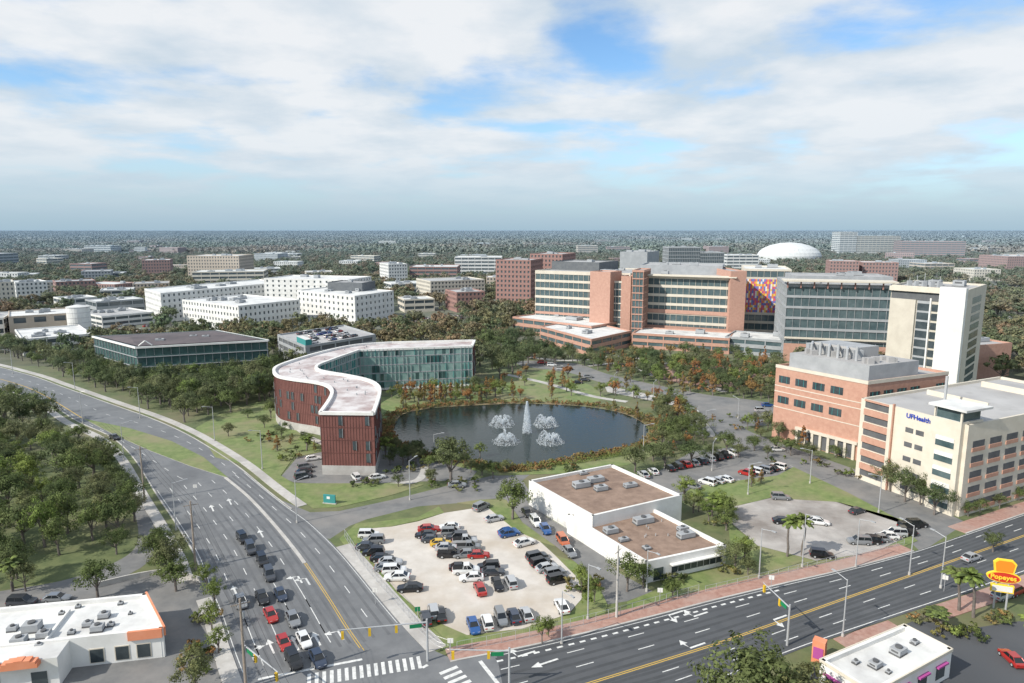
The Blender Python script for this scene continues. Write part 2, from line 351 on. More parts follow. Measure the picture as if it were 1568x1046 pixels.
for f in (.25,.75):
    for o_ in (-.1,.1): stripe([lerp(p,near(p,Rk2),f+o_) for p in Yr[:-1]],.5,'patch',z=zr-.003)
for f in (.18,.5,.82):
    for o_ in (-.07,.07):
        stripe([lerp(p,near(p,Us),f+o_) for p in Ya],.55,'patchd',z=zr-.003); stripe([lerp(p,near(p,Ds),f*.9+o_*.8) for p in Ya],.55,'patchd',z=zr-.003)
def quad(pts,k='wline'): mk.add([(x,y,zr+.003) for x,y in pts],[(0,1,2,3)],k)
def zebra(p,q,w,n,k='wline'):
    p=P(*p);q=P(*q); L=math.dist(p,q); dx,dy=(q[0]-p[0])/L,(q[1]-p[1])/L; nx,ny=-dy,dx; st=L/n
    for i in range(n):
        a=i*st; c=a+st*.5
        quad([(p[0]+dx*a,p[1]+dy*a),(p[0]+dx*c,p[1]+dy*c),(p[0]+dx*c+nx*w,p[1]+dy*c+ny*w),(p[0]+dx*a+nx*w,p[1]+dy*a+ny*w)])
zebra((470,1052),(652,1022),3.0,16)
zebra((672,1030),(735,1100),3.0,9)
def sline(p,q,w=.5): stripe([P(*p),P(*q)],w,'wline',z=zr+.004)
sline((395,1040),(562,1008)); sline((735,1012),(765,1050),.6); sline((655,1018),(640,1026))
def arrow(u,v,a,turn=0,s=1.0):
    x,y=P(u,v); fx,fy=math.cos(a),math.sin(a); rx,ry=fy,-fx
    def T(l): return [(x+fx*p*s+rx*q*s,y+fy*p*s+ry*q*s) for p,q in l]
    quad(T([(-1.6,-.13),(-1.6,.13),(.6,.13),(.6,-.13)]))
    if turn==0:
        quad(T([(.6,-.5),(.6,.5),(1.7,.02),(1.7,-.02)]))
    else:
        quad(T([(.6,-.13),(.6,.13),(.85,.9*turn),(.6,.9*turn)])) ; quad(T([(.2,.9*turn),(1.2,.9*turn),(.72,1.7*turn),(.7,1.7*turn)]))
lr=ang(562,1006,500,912)
for (u,v,t) in ((520,970,-1),(485,978,0),(452,985,0),(415,990,0),(385,1000,1),(458,885,-1),(352,768,0),(325,778,0),(400,817,0),(470,888,-1),(360,905,0)): arrow(u,v,lr,t,1.3)
mr=ang(1100,985,1300,914)
for (u,v,t) in ((1030,940,-1),(1068,942,1),(1063,990,1),(1190,947,-1),(800,1003,1),(835,1015,0)): arrow(u,v,mr+math.pi,t,1.4)
for i in range(9): sline((1225-i*16,708+i*4.2),(1235-i*16,713+i*4.2),.12)
mk.obj('road_markings')
# ---------- buildings ----------
FOOT=[]
STY={
 'punch':dict(fh=3.7,sill=.5,sp=3.2,pw=1.8),
 'punchw':dict(fh=3.9,sill=.55,sp=3.0,pw=1.5),
 'strip':dict(fh=4.4,sill=.48,sp=9,pw=.5),
 'curtain':dict(fh=4.0,sill=.16,sp=2.0,pw=.18),
 'gar':dict(fh=3.3,sill=.42,sp=8,pw=.7),
 'hosp':dict(fh=5.0,sill=.30,sp=3.4,pw=.14),
 'solid':dict(fh=99,sill=0,sp=999,pw=.5),
}
def facade(mb,p,q,z0,z1,st,wall,gl,pier=None,t=.35,para=1.2,d=None):
    L=math.dist(p,q)
    if L<.5: return
    ux,uy=(q[0]-p[0])/L,(q[1]-p[1])/L; fr=(p[0],p[1],ux,uy,uy,-ux)
    s=dict(STY[st]); 
    if d: s.update(d)
    e=t-.004; pier=pier or wall
    if st=='solid':
        mb.box(fr,-e,L+e,-.2,t,z0,z1,wall); return
    n=max(1,round((z1-z0-para)/s['fh'])); fh=(z1-z0-para)/n
    for k in range(n): mb.box(fr,-e,L+e,-.2,t,z0+k*fh,z0+k*fh+s['sill']*fh,s.get('alt',wall) if k in s.get('altk',()) else wall)
    mb.box(fr,-e,L+e,-.2,t,z1-para,z1,wall)
    m=max(1,round(L/s['sp']))
    for i in range(m+1):
        xc=i*L/m; a=max(xc-s['pw']/2,-e+.01); b_=min(xc+s['pw']/2,L+e-.01)
        if s.get('corner') and i in (0,m): a=max(xc-s['corner'],-e+.01); b_=min(xc+s['corner'],L+e-.01)
        mb.box(fr,a,b_,-.19,t-.06,z0+.01,z1-.02,pier)
def building(name,foot,h,st='punch',wall='white',gl='glass',roof='roofg',z0=0,hv=3,pier=None,d=None,para=1.2,mb=None):
    foot=ccw(foot); FOOT.append(foot); b=mb or MB()
    b.prism(foot,z0,h-.7,gl,roof)
    for i in range(len(foot)):
        facade(b,foot[i],foot[(i+1)%len(foot)],z0,h,st,wall,gl,pier,para=para,d=d)
    cx=sum(p[0] for p in foot)/len(foot); cy=sum(p[1] for p in foot)/len(foot)
    rr=random.Random(int(abs(cx*7+cy)))
    for i in range(hv):
        a=rr.choice(foot); q=lerp((cx,cy),a,rr.uniform(.05,.55)); e=foot[1][0]-foot[0][0],foot[1][1]-foot[0][1]; l=math.hypot(*e)
        s=rr.uniform(1.2,3.2)*(1 if l<60 else 1.6); hvac(b,q,(e[0]/l,e[1]/l),h-.7,s,s*rr.uniform(.6,1),rr.uniform(1.2,2.4))
    if mb is None: return b.obj(name)
    return b
def hvac(b,q,ux,z,w,d,h):
    fr=(q[0],q[1],ux[0],ux[1],-ux[1],ux[0])
    b.box(fr,-w,w,-d,d,z,z+.25,'dgrey'); b.box(fr,-w*.95,w*.95,-d*.95,d*.95,z+.25,z+h,'grey'); b.box(fr,-w*.96,w*.1,-d*.6,d*.6,z+h*.5,z+h*.8,'dgrey')
    b.tube((q[0],q[1],z+h),(q[0],q[1],z+h+.25),d*.55,d*.55,'dgrey',10)
def front(uL,vL,uR,vR,depth):
    a=P(uL,vL);b=P(uR,vR);L=math.dist(a,b);n=(-(b[1]-a[1])/L*depth,(b[0]-a[0])/L*depth)
    return [a,b,(b[0]+n[0],b[1]+n[1]),(a[0]+n[0],a[1]+n[1])]
def para3(c,l,r):
    c=P(*c);l=P(*l);r=P(*r); return [c,r,(l[0]+r[0]-c[0],l[1]+r[1]-c[1]),l]
# low white commercial building
b=MB()
A=P(813,735,6.2);B=P(937,711,6.2);C=P(1041,757,6.2);D=(A[0]+C[0]-B[0],A[1]+C[1]-B[1])
building('x',[A,B,C,D],6.2,'solid','white','white','roofb',mb=b,hv=0)
E=P(872,787,4.3);G=P(1108,833,4.3);Hh=P(990,858,4.3);Fh=(E[0]+G[0]-Hh[0],E[1]+G[1]-Hh[1])
building('x',[E,Hh,G,Fh],4.3,'solid','white','white','roofb',mb=b,hv=0)
L=math.dist(Hh,G);ux=((G[0]-Hh[0])/L,(G[1]-Hh[1])/L);fr=(Hh[0],Hh[1],ux[0],ux[1],ux[1],-ux[0])
b.box(fr,L*.3,L-.6,.3,.42,1.0,2.7,'glass'); b.box(fr,L*.28,L,.3,1.3,2.75,2.95,'white'); b.box(fr,L*.08,L*.2,.3,.42,.2,2.6,'glass')
for i in range(9): b.box(fr,L*.3+i*(L*.7-.6)/8-.05,L*.3+i*(L*.7-.6)/8+.05,.42,.48,.9,2.75,'steel')
for (u,v,z,w,d,h) in ((890,745,5.5,2.0,1.1,1.3),(912,737,5.5,2.0,1.0,1.2),(920,750,5.5,1.5,.9,1.1),(965,745,5.5,1.6,.8,.9),(893,726,5.5,1.0,.6,.7),(985,800,3.6,2.2,1.0,1.3),(935,815,3.6,1.4,1.0,1.1),(1050,822,3.6,1.8,.9,1.1),(1045,812,3.6,1.1,.7,.9),(955,828,3.6,1.0,.6,.7),(990,840,3.6,.7,.7,.5)):
    hvac(b,P(u,v,z),ux,z,w,d,h)
for i in range(14):
    q=lerp(lerp(E,Hh,R.uniform(.1,.9)),lerp(Fh,G,R.uniform(.1,.9)),R.uniform(.1,.9)); b.tube((*q,3.6),(*q,4.1),.1,.1,'steel',6)
b.obj('commercial_building')
# curved building
zt=17.0
def Z(l): return PL(l,zt)
back=cr(Z([(600,524),(545,528),(500,537),(460,548),(428,559),(419,567),(426,576),(450,581),(480,585),(500,590),(508,599),(504,612),(490,632)]),4)
inner=cr(Z([(572,633),(581,606),(580,592),(565,582),(535,575),(505,570),(488,566),(486,560),(505,552),(530,543),(550,536)]),4)
out=[P(727,521,zt)]+back+inner+[P(723,530,zt)]
out=ccw(out); 
b=MB(); FOOT.append(out)
b.prism(out,0,zt-.4,'redmetal','roofp')
N_=len(out)
for i in range(N_):
    p,q=out[i],out[(i+1)%N_]; L=math.dist(p,q); 
    if L<.05: continue
    fr=(p[0],p[1],(q[0]-p[0])/L,(q[1]-p[1])/L,(q[1]-p[1])/L,-(q[0]-p[0])/L)
    mx,my=(p[0]+q[0])/2,(p[1]+q[1])/2
    din=min(math.dist((mx,my),c) for c in inner); dba=min(math.dist((mx,my),c) for c in back)
    isglass=(din<dba and my>P(0,592,zt)[1]) or (L>20 and my<P(0,526,zt)[1])
    b.box(fr,-.02,L+.02,-.6,.4,zt-.4,zt+.4,'white')
    if isglass:
        b.box(fr,0,L,-.1,.1,1,zt-.4,'gteal')
        for k in range(5): b.box(fr,-.01,L+.01,.1,.2,k*zt/5+.3,k*zt/5+(1.2 if k==0 else .7),'white' if k==0 else 'grey')
        m=max(1,round(L/1.6))
        for j in range(m+1):
            x=L*j/m
            for k in range(5):
                if R.random()<.8: b.box(fr,x-.06,x+.06,.1,.45,k*zt/5+.8,(k+1)*zt/5+.2,'grey' if R.random()<.7 else 'teal')
                if R.random()<.15 and j<m: b.box(fr,x+.1,x+L/m-.1,.1,.16,k*zt/5+.8,(k+1)*zt/5+.2,'gdark')
    else:
        m=max(1,round(L/.8))
        b.box(fr,-.01,L+.01,0,.12,0,2.6,'conc')
        for j in range(m):
            b.box(fr,L*j/m-.05,L*j/m+.05,0,.08,2.6,zt-.4,'redmetal2')
        for k in range(1,4): b.box(fr,-.01,L+.01,0,.1,2.6+k*3.5,2.7+k*3.5,'redmetal2')
        if L>1.2:
            nn_=max(1,int(L/3.4))
            for j in range(nn_):
                for k in range(1,5):
                    if R.random()<.33:
                        x=L*(j+.5)/nn_; b.box(fr,x-.5,x+.5,.05,.2,k*3.4+.2,k*3.4+2.6,'glass'); b.box(fr,x+.5,x+.58,.05,.3,k*3.4+.1,k*3.4+2.7,'grey')
for i in range(24):
    k=R.randrange(2,len(back)-6); q=lerp(back[k],back[k+1],.5); q2=near(q,inner); q=lerp(q,q2,R.uniform(.3,.7)); b.tube((*q,zt-.4),(*q,zt+.2),.18,.18,'grey',6)
b.obj('curved_office_building')
g1=para3((470,566),(428,545),(575,545)); 
b=building('x',g1,11.5,'gar','grey','dgrey','roofg',mb=MB(),hv=0,d=dict(corner=2)); 
b.prism(ccw([lerp(g1[0],g1[3],.0),lerp(lerp(g1[0],g1[3],.0),g1[1],.08),lerp(lerp(g1[3],g1[2],.08),lerp(g1[0],g1[1],.08),.7),lerp(g1[3],g1[0],.7)]),11,14.2,'teal','roofw')
b.obj('parking_garage')
# dark glass office
ho=17.0
ff=para3((215,592),(150,570),(412,578)); b=building('x',ff,ho,'curtain','gdark','gdark','roofd',hv=3,d=dict(sill=.2,sp=3.2,pw=.12),pier='grey',mb=MB(),para=.6)
c_,r_,q_,l_=[Vector((*p,0)) for p in ff]
for a_,b_ in ((c_,r_),(l_,c_),(r_,q_)):
    d_=b_-a_; L=d_.length; fr=(a_.x,a_.y,d_.x/L,d_.y/L,d_.y/L,-d_.x/L); b.box(fr,-.5,L+.5,.37,.9,ho-.7,ho+.05,'white')
    for k in (1,2,3): b.box(fr,-.3,L+.3,.36,.5,k*4.1,k*4.1+.35,'grey')
def rp(s,t,z): p=l_.lerp(q_,s).lerp(c_.lerp(r_,s),t); return (p.x,p.y,z)
b.add([rp(.02,.96,ho+.06),rp(.98,.96,ho+.06),rp(.98,.04,ho+.06),rp(.02,.04,ho+.06),rp(.12,.5,ho+1.4),rp(.88,.5,ho+1.4)],[(0,1,5,4),(1,2,5),(2,3,4,5),(3,0,4)],'roofd')
b.tube(rp(.02,.98,ho+.2),rp(.07,.98,ho+2.2),.25,.25,'white',4); b.tube(rp(.12,.98,ho+.2),rp(.07,.98,ho+2.2),.25,.25,'white',4)
b.obj('office_building')
building('laboratory_building',para3((368,510),(283,497),(460,497)),17.5,'punchw','white','glass','roofw',hv=8,d=dict(sp=3.4,pw=2.1))
building('laboratory_building',para3((250,494),(226,484),(430,470)),21,'punchw','white','glass','roofw',hv=6,d=dict(sp=4,pw=2.6))
building('laboratory_building',para3((545,502),(458,489),(603,490)),21.5,'punchw','white','glass','roofw',hv=5,d=dict(sp=5,pw=3.4))
building('laboratory_building',front(408,478,535,482,40),27,'punchw','white','glass','roofw',hv=3,d=dict(sp=5,pw=3.6))
building('mechanical_penthouse_building',front(505,488,556,490,20),27,'solid','dgrey','grey','roofg',hv=1)
building('utility_building',front(18,520,110,513,35),14,'punch','tan','glass','roofw',hv=3,d=dict(sp=9,pw=4,fh=6))
b=MB(); x,y=P(124,515); b.tube((x,y,0),(x,y,18.5),6.3,6.3,'white',28); b.tube((x,y,18.5),(x,y,19.6),6.5,1,'roofw',28)
for a in range(0,19,3): b.tube((x,y,a),(x,y,a+.15),6.4,6.4,'roofg',28)
b.obj('storage_tank')
building('utility_building',front(158,502,236,494,40),8,'strip','white','glass','roofg',hv=6)
building('utility_building',front(38,545,142,535,45),9,'strip','white','glass','roofw',hv=5)
building('utility_building',front(150,486,222,480,26),12,'strip','grey','glass','roofw',hv=4)
building('utility_building',front(-60,520,8,516,36),12,'strip','white','glass','roofg',hv=4)
for k,(uL,vL,uR,vR,vt,dp,st,w,rf) in enumerate([(-8,476,26,474,432,30,'punch','cream','roofw'),(28,466,75,463,432,30,'punch','white','roofw'),(88,452,148,449,431,30,'punch','rbrick','roofg'),
 (220,428,262,427,398,40,'punch','rbrick','roofw'),(290,436,368,436,391,45,'punch','tan','roofw'),(296,442,405,440,416,40,'strip','cream','roofw'),
 (90,390,126,390,381,50,'punch','tan','roofw'),(130,388,170,388,376,50,'strip','white','roofw'),(0,412,30,410,388,50,'strip','grey','roofw'),(196,380,214,380,368,30,'punch','rbrick','roofg'),
 (596,436,624,435,404,40,'punch','white','roofw'),(628,432,700,432,408,50,'strip','rbrick','roofw'),(697,426,768,426,393,40,'strip','white','roofw'),
 (660,462,742,458,430,40,'punch','cream','roofg'),(700,478,742,476,447,30,'punch','rbrick','roofg'),(760,470,812,472,397,35,'punch','rbrick','roofg'),(812,462,860,464,388,40,'punch','rbrick','roofg'),
 (948,470,988,472,385,40,'solid','grey','roofg'),(1022,440,1070,440,378,30,'curtain','grey','roofg'),(1070,440,1106,440,386,30,'curtain','grey','roofg'),(1112,420,1160,420,390,40,'strip','white','roofw'),
 (1284,393,1310,393,355,40,'strip','white','roofw'),(1310,393,1376,393,361,50,'strip','cream','roofw'),(1378,396,1476,397,369,60,'strip','rbrick','roofw'),(1268,440,1312,441,399,30,'punch','rbrick','roofw'),(1318,440,1372,441,401,35,'punch','rbrick','roofw'),
 (1490,580,1542,575,528,40,'solid','brick','roofg'),(1540,420,1600,420,392,60,'punch','rbrick','roofw'),(1415,418,1460,418,403,40,'strip','tan','roofw'),
 (560,364,600,364,359,60,'strip','white','roofw'),(1085,392,1115,392,377,50,'punch','rbrick','roofw'),(885,392,915,392,376,50,'strip','tan','roofw'),
 (60,405,85,405,391,40,'strip','white','roofw'),(345,408,372,408,396,40,'strip','cream','roofw'),(430,398,455,398,388,40,'strip','white','roofw'),(520,412,548,412,399,30,'punch','white','roofw'),(640,398,665,398,388,40,'strip','cream','roofw'),(1130,378,1150,378,370,60,'strip','white','roofw'),(1490,392,1530,392,380,50,'strip','cream','roofw'),(745,442,765,442,424,25,'punch','tan','roofw'),(600,452,650,450,434,30,'strip','white','roofw'),(60,448,85,447,432,25,'punch','cream','roofw'),
 (155,462,205,460,444,26,'strip','white','roofw'),(205,452,260,450,434,30,'punch','tan','roofg'),(100,478,150,474,457,24,'strip','white','roofw'),(620,478,665,476,458,24,'strip','cream','roofw'),(680,448,720,447,433,24,'punch','rbrick','roofw'),(150,432,190,431,418,30,'strip','grey','roofw'),(390,425,430,424,411,30,'strip','white','roofw'),(20,434,55,433,420,30,'strip','white','roofw'),(470,430,510,429,416,30,'punch','cream','roofw'),(875,418,905,418,402,40,'strip','cream','roofw'),(1180,400,1200,400,388,40,'strip','tan','roofw'),(1490,430,1530,430,412,40,'punch','cream','roofw')]):
    building('campus_building',front(uL,vL,uR,vR,dp),HT(uL,vL,vt),st,w,'glass',rf,hv=4)
rr=random.Random(5)
for i in range(120):
    y=700+3900*rr.random()**1.2; x=rr.uniform(-.85,.85)*y
    if abs(x)<.4*y and y<1000: continue
    w=rr.uniform(15,45)*(1+y/5000); dd=rr.uniform(15,35); a=rr.uniform(-.5,.5); c,s=math.cos(a),math.sin(a)
    ft=[(x+c*p-s*q,y+s*p+c*q) for p,q in ((0,0),(w,0),(w,dd),(0,dd))]
    building('town_building',ft,rr.uniform(9,17)*(1+y/7000),rr.choice(['punch','strip']),rr.choice(['white','cream','tan','rbrick','grey','white']),'glass',rr.choice(['roofw','roofg','roofw']),hv=1)
# dome arena
b=MB(); x,y=P(1207,402); rx,ry=60,50; n=40
rings=[(1,0),(1,14),(.95,20),(.82,27),(.6,33),(.33,37),(.02,38.5)]
vs=[(x+rx*k*math.cos(t*2*math.pi/n),y+ry*k*math.sin(t*2*math.pi/n),z*1.02) for k,z in rings for t in range(n)]
b.add(vs,[(r*n+i,r*n+(i+1)%n,(r+1)*n+(i+1)%n,(r+1)*n+i) for r in range(len(rings)-1) for i in range(n)],'white')
for i in range(n):
    t=i*2*math.pi/n; b.tube((x+rx*1.03*math.cos(t),y+ry*1.03*math.sin(t),0),(x+rx*.85*math.cos(t),y+ry*.85*math.sin(t),26),1.0,.7,'roofg',4)
b.obj('domed_arena')
# hospital
HD=dict(alt='brick',altk=(2,))
b=MB()
hz=HT(820,500,412)
building('x',front(820,503,962,514,50),hz,'hosp','cream','gblue','roofg',mb=b,hv=3,para=2.2,d=HD)
building('x',front(845,497,915,503,30),hz+5,'solid','dgrey','grey','roofg',mb=b,hv=2)
building('x',front(903,516,932,519,14),hz+1.5,'solid','brick','brick','roofg',mb=b,hv=0)
building('x',front(932,517,950,518,20),hz-4,'curtain','cream','gblue','roofg',mb=b,hv=0)
building('x',front(950,518,963,519,12),hz-1,'solid','brick','brick','roofg',mb=b,hv=0)
building('x',front(786,508,905,525,34),10,'strip','brick','gblue','roofw',mb=b,hv=2)
building('x',para3((905,545),(828,522),(965,530)),9,'strip','brick','gblue','roofw',mb=b,hv=2)
b.obj('hospital_building')
b=MB()
h2=HT(972,512,416)
building('x',front(972,518,1118,528,52),h2,'hosp','cream','gblue','roofg',mb=b,hv=3,para=2.4)
building('x',front(978,512,1100,518,34),h2+4.5,'solid','grey','grey','roofg',mb=b,hv=4)
building('x',front(1114,529,1136,529,40),h2+3,'solid','brick','brick','roofg',mb=b,hv=0)
building('x',front(966,524,982,525,20),h2+3,'curtain','brick','gblue','roofg',mb=b,hv=0)
building('x',front(968,532,1115,542,24),8.5,'strip','brick','gblue','roofw',mb=b,hv=2)
building('x',front(1110,540,1202,548,24),9,'strip','grey','gblue','roofw',mb=b,hv=2)
A_=P(972,518);B_=P(1118,528);L=math.dist(A_,B_);ux=((B_[0]-A_[0])/L,(B_[1]-A_[1])/L);fr=(A_[0],A_[1],ux[0],ux[1],ux[1],-ux[0])
b.box(fr,-1,3.5,.3,.9,0,h2-1,'brick'); b.box(fr,-1,L+2,.3,3.4,h2-.9,h2-.3,'cream')
for zz in (h2*.42,): b.box(fr,3.5,L-1,.36,.8,zz,zz+2.2,'brick')
for zz in (h2*.18,): b.box(fr,3.5,L-1,.36,.8,zz,zz+2.0,'brick')
b.obj('hospital_building')
b=MB(); h3=HT(1200,548,432)
building('x',front(1198,552,1362,560,50),h3,'hosp','grey','gblue','roofg',mb=b,hv=4,para=1.5,pier='grey',d=dict(sill=.22))
A_=P(1198,552);B_=P(1362,560);L=math.dist(A_,B_);ux=((B_[0]-A_[0])/L,(B_[1]-A_[1])/L);fr=(A_[0],A_[1],ux[0],ux[1],ux[1],-ux[0])
b.box(fr,-2,L,-8,3.5,h3+1.2,h3+1.9,'cream'); b.box(fr,0,L,-1,.6,0,9,'brick')
for i in range(9): b.box(fr,i*L/8-.3,i*L/8+.3,1,1.6,h3-2,h3+1.2,'rbrick')
b.box(fr,0,L,.36,1.4,h3*.30,h3*.30+.8,'cream')
building('x',front(1210,545,1355,550,26),h3+3,'solid','grey','grey','roofg',mb=b,hv=3)
b.obj('hospital_building')
b=MB(); hm=HT(1135,520,411)
building('x',front(1134,520,1204,523,40),hm,'hosp','cream','gblue','roofw',mb=b,hv=2)
A_=P(1134,520);B_=P(1204,523);L=math.dist(A_,B_);ux=((B_[0]-A_[0])/L,(B_[1]-A_[1])/L);fr=(A_[0],A_[1],ux[0],ux[1],ux[1],-ux[0])
for k,c in dict(m0=(.7,.28,.08),m1=(.12,.22,.5),m2=(.75,.55,.12),m3=(.5,.10,.25),m4=(.24,.14,.38),m5=(.75,.7,.65),m6=(.7,.15,.10)).items(): M[k]=mat('mural_'+k,c)
nx=26;nz=14; zb,ztp=hm*.40,hm*.86
for i in range(nx):
    for j in range(nz):
        x0=L*(.04+.94*i/nx);x1=L*(.04+.94*(i+1)/nx);z0=zb+(ztp-zb)*j/nz;z1=zb+(ztp-zb)*(j+1)/nz
        b.box(fr,x0,x1,.3,.42+.01*((i+j)%3),z0,z1,'m%d'%((i*3+j*j+R.randint(0,2))%7))
b.obj('mural_building')
# tower
b=MB(); ht=HT(1462,628,443)
tf=para3((1462,628),(1352,606),(1490,604)); FOOT.append(tf)
c,r_,q,l=tf
building('x',tf,ht,'solid','beige','gblue','roofg',mb=b,hv=3)
L=math.dist(l,c);ux=((c[0]-l[0])/L,(c[1]-l[1])/L);fr=(l[0],l[1],ux[0],ux[1],ux[1],-ux[0])
b.box(fr,L*.37,L*.545,.3,.38,3,ht-5,'grey')
for k in range(11):
    z=4.5+k*3.4
    if z+2>ht-4: break
    b.box(fr,L*.375,L*.535,.3,.46,z,z+2.6,'glass'); b.box(fr,L*.57,L*.67,.3,.46,z,z+2.6,'glass')
b.box(fr,L*.545,L*.565,.3,.9,3,ht-4,'white'); b.box(fr,L*.68,L+.3,.35,2.0,0,ht+.5,'white'); b.box(fr,0,L*.36,.35,1.2,0,ht-5,'beige'); b.box(fr,0,L*.68,.3,.6,ht-5,ht-2,'dgrey'); b.box(fr,-.5,L*.68,.3,1.6,ht-2,ht-.3,'cream')
L2=math.dist(c,r_);u2=((r_[0]-c[0])/L2,(r_[1]-c[1])/L2);fr2=(c[0],c[1],u2[0],u2[1],u2[1],-u2[0])
for k in range(11):
    b.box(fr2,L2*.25,L2*.75,.3,.4,5+k*3.3,7.4+k*3.3,'gblue')
for i in range(5):
    q0=lerp(lerp(l,c,.2+.14*i),q,.25); b.tube((*q0,ht),(*q0,ht+2.5+i%3),.1,.1,'steel',5); b.box((q0[0],q0[1],1,0,0,1),-.8,.8,-.5,.5,ht-.6,ht+1.4,'grey')
b.obj('hospital_tower')
# brick clinic block
b=MB(); hb=HT(1318,706,583)
bf=para3((1318,706),(1184,668),(1437,684)); c,r_,q,l=bf
building('x',bf,hb,'solid','brick','brick','roofg',mb=b,hv=0,z0=0)
def sidefr(p,q_):
    L=math.dist(p,q_);u=((q_[0]-p[0])/L,(q_[1]-p[1])/L);return L,(p[0],p[1],u[0],u[1],u[1],-u[0])
for p,q_ in ((l,c),(c,r_)):
    L,fr=sidefr(p,q_)
    b.box(fr,-.4,L+.4,.3,.5,hb-.9,hb+.1,'cream')
    for zz in (hb-6.6,hb-8.4,hb-13.4): b.box(fr,-.38,L+.38,.3,.42,zz,zz+.25,'cream')
    for z in (hb-5.4,hb-11.8):
        n=int(L/5.2)
        for i in range(n):
            x=(i+.5)*L/n
            if (i%5)==4: continue
            b.box(fr,x-1.9,x+1.9,.3,.42,z,z+2.2,'glass'); b.box(fr,x-.9,x-.8,.42,.47,z,z+2.2,'teal'); b.box(fr,x+.8,x+.9,.42,.47,z,z+2.2,'teal')
    b.box(fr,L*.3,L-2,.3,.45,0.2,4.4,'dgrey')
    for i in range(8): b.box(fr,L*.3+i*(L*.7-2)/7-.4,L*.3+i*(L*.7-2)/7+.4,.4,1.0,0,5.0,'cream')
    b.box(fr,L*.28,L-1,.3,1.1,4.6,5.4,'cream')
def sub(c,r_,q,l,a0,a1,b0,b1):
    f=lambda s,t:(l[0]+(c[0]-l[0])*s+(q[0]-l[0])*t, l[1]+(c[1]-l[1])*s+(q[1]-l[1])*t)
    return [f(a0,b0),f(a1,b0),f(a1,b1),f(a0,b1)]
b.prism(ccw(sub(c,r_,q,l,.06,.94,.08,.7)),hb-.7,hb+3.8,'grey','roofg'); b.prism(ccw(sub(c,r_,q,l,.12,.6,.3,.6)),hb+3.8,hb+7,'roofg','grey')
for i in range(6):
    p0=sub(c,r_,q,l,.2+.1*i,.2,.2,.2)[0]; z=hb+3.8; b.tube((*p0,z),(*p0,z+3.2+i%2),.4,.4,'steel',8)
    p1=(p0[0]+2,p0[1]+4); b.tube((*p0,z+3),(*p1,z+3),.4,.4,'steel',8); b.box((*p1,1,0,0,1),-1.5,1.5,-1.2,1.2,z,z+2.6,'grey')
for i in range(14):
    p0=sub(c,r_,q,l,R.uniform(.1,.9),.2,R.uniform(.1,.65),.2)[0]; b.box((*p0,1,0,0,1),-.9,.9,-.7,.7,hb+3.8,hb+4.8+R.random()*.8,'roofg')
b.obj('clinic_building')
# garage right
b=MB(); hg=HT(1467,790,650)
gf=para3((1467,790),(1312,731),(1680,728)); c,r_,q,l=gf
building('x',gf,hg,'solid','cream','cream','roofg',mb=b,hv=0)
L,fr=sidefr(l,c)
fh=hg/6
for k in range(6):
    b.box(fr,1,L*.3,.3,.5,k*fh+1.5,k*fh+fh-.35,'dgrey'); b.box(fr,1,L*.3,.5,.9,k*fh+fh-.4,k*fh+fh+1.15 if k<5 else hg+.02,'brick')
    for i in range(2):
        x=L*(.50+.10*i)
        if k<5: b.box(fr,x-1.0,x+1.0,.3,.42,k*fh+1.7,k*fh+2.9,'dgrey')
b.box(fr,L*.33,L*.345,.3,.9,0,hg+.6,'brick'); 
b.box(fr,L*.3,L*.335,.3,1.0,0,hg+.3,'cream')
b.box(fr,L-7,L-.5,-6,1.6,0,hg+.5,'cream','roofw')
for k in range(5): b.box(fr,L-6.0,L-1.7,1.6,1.75,k*fh+2.6,k*fh+3.5,'white'); 
for k in range(5): b.box(fr,L-6.0,L-1.7,1.6,1.7,k*fh+1.2,k*fh+2.6,'gblue')
b.box(fr,L-8,L+.8,-7,2.4,hg+3.1,hg+3.6,'roofw'); b.box(fr,L-6.6,L-1,-5.6,1.2,hg+.5,hg+3.1,'gblue')
b.box(fr,L-7,L-6.7,1.2,1.6,hg+.5,hg+3.1,'cream'); b.box(fr,L-.9,L-.5,1.2,1.6,hg+.5,hg+3.1,'cream')
b.box(fr,L*.44,L*.46,-14,-13.6,hg-.7,hg+7,'steel')
b.box(fr,2,L-9,-22,-21.6,hg-.7,hg+.6,'cream'); b.box(fr,2,L-9,-45,-44.6,hg-.7,hg+.8,'cream')
L2,fr2=sidefr(c,r_)
for k in range(6):
    for i in range(int(L2/6.5)):
        x=4+i*6.5
        if k<5: b.box(fr2,x-2.2,x+2.2,.3,.42,k*fh+1.7,k*fh+3.2,'dgrey'); b.box(fr2,x-2.4,x+2.4,.3,.55,k*fh+.7,k*fh+1.6,'brick')
gar=b.obj('parking_garage')
def text(s,size,loc,rot,m,parent,name):
    cu=bpy.data.curves.new(name,'FONT'); cu.body=s; cu.size=size; cu.extrude=.06; cu.offset=.02; o=bpy.data.objects.new(name,cu); COL.objects.link(o)
    o.location=loc; o.rotation_euler=rot; cu.materials.append(M[m]); o.parent=parent; return o
a=math.atan2(fr[3],fr[2])
text('UFHealth',1.6,(fr[0]+fr[2]*L*.46+fr[4]*.5,fr[1]+fr[3]*L*.46+fr[5]*.5,hg-1.9),(math.pi/2,0,a),'blue',gar,'lettering')
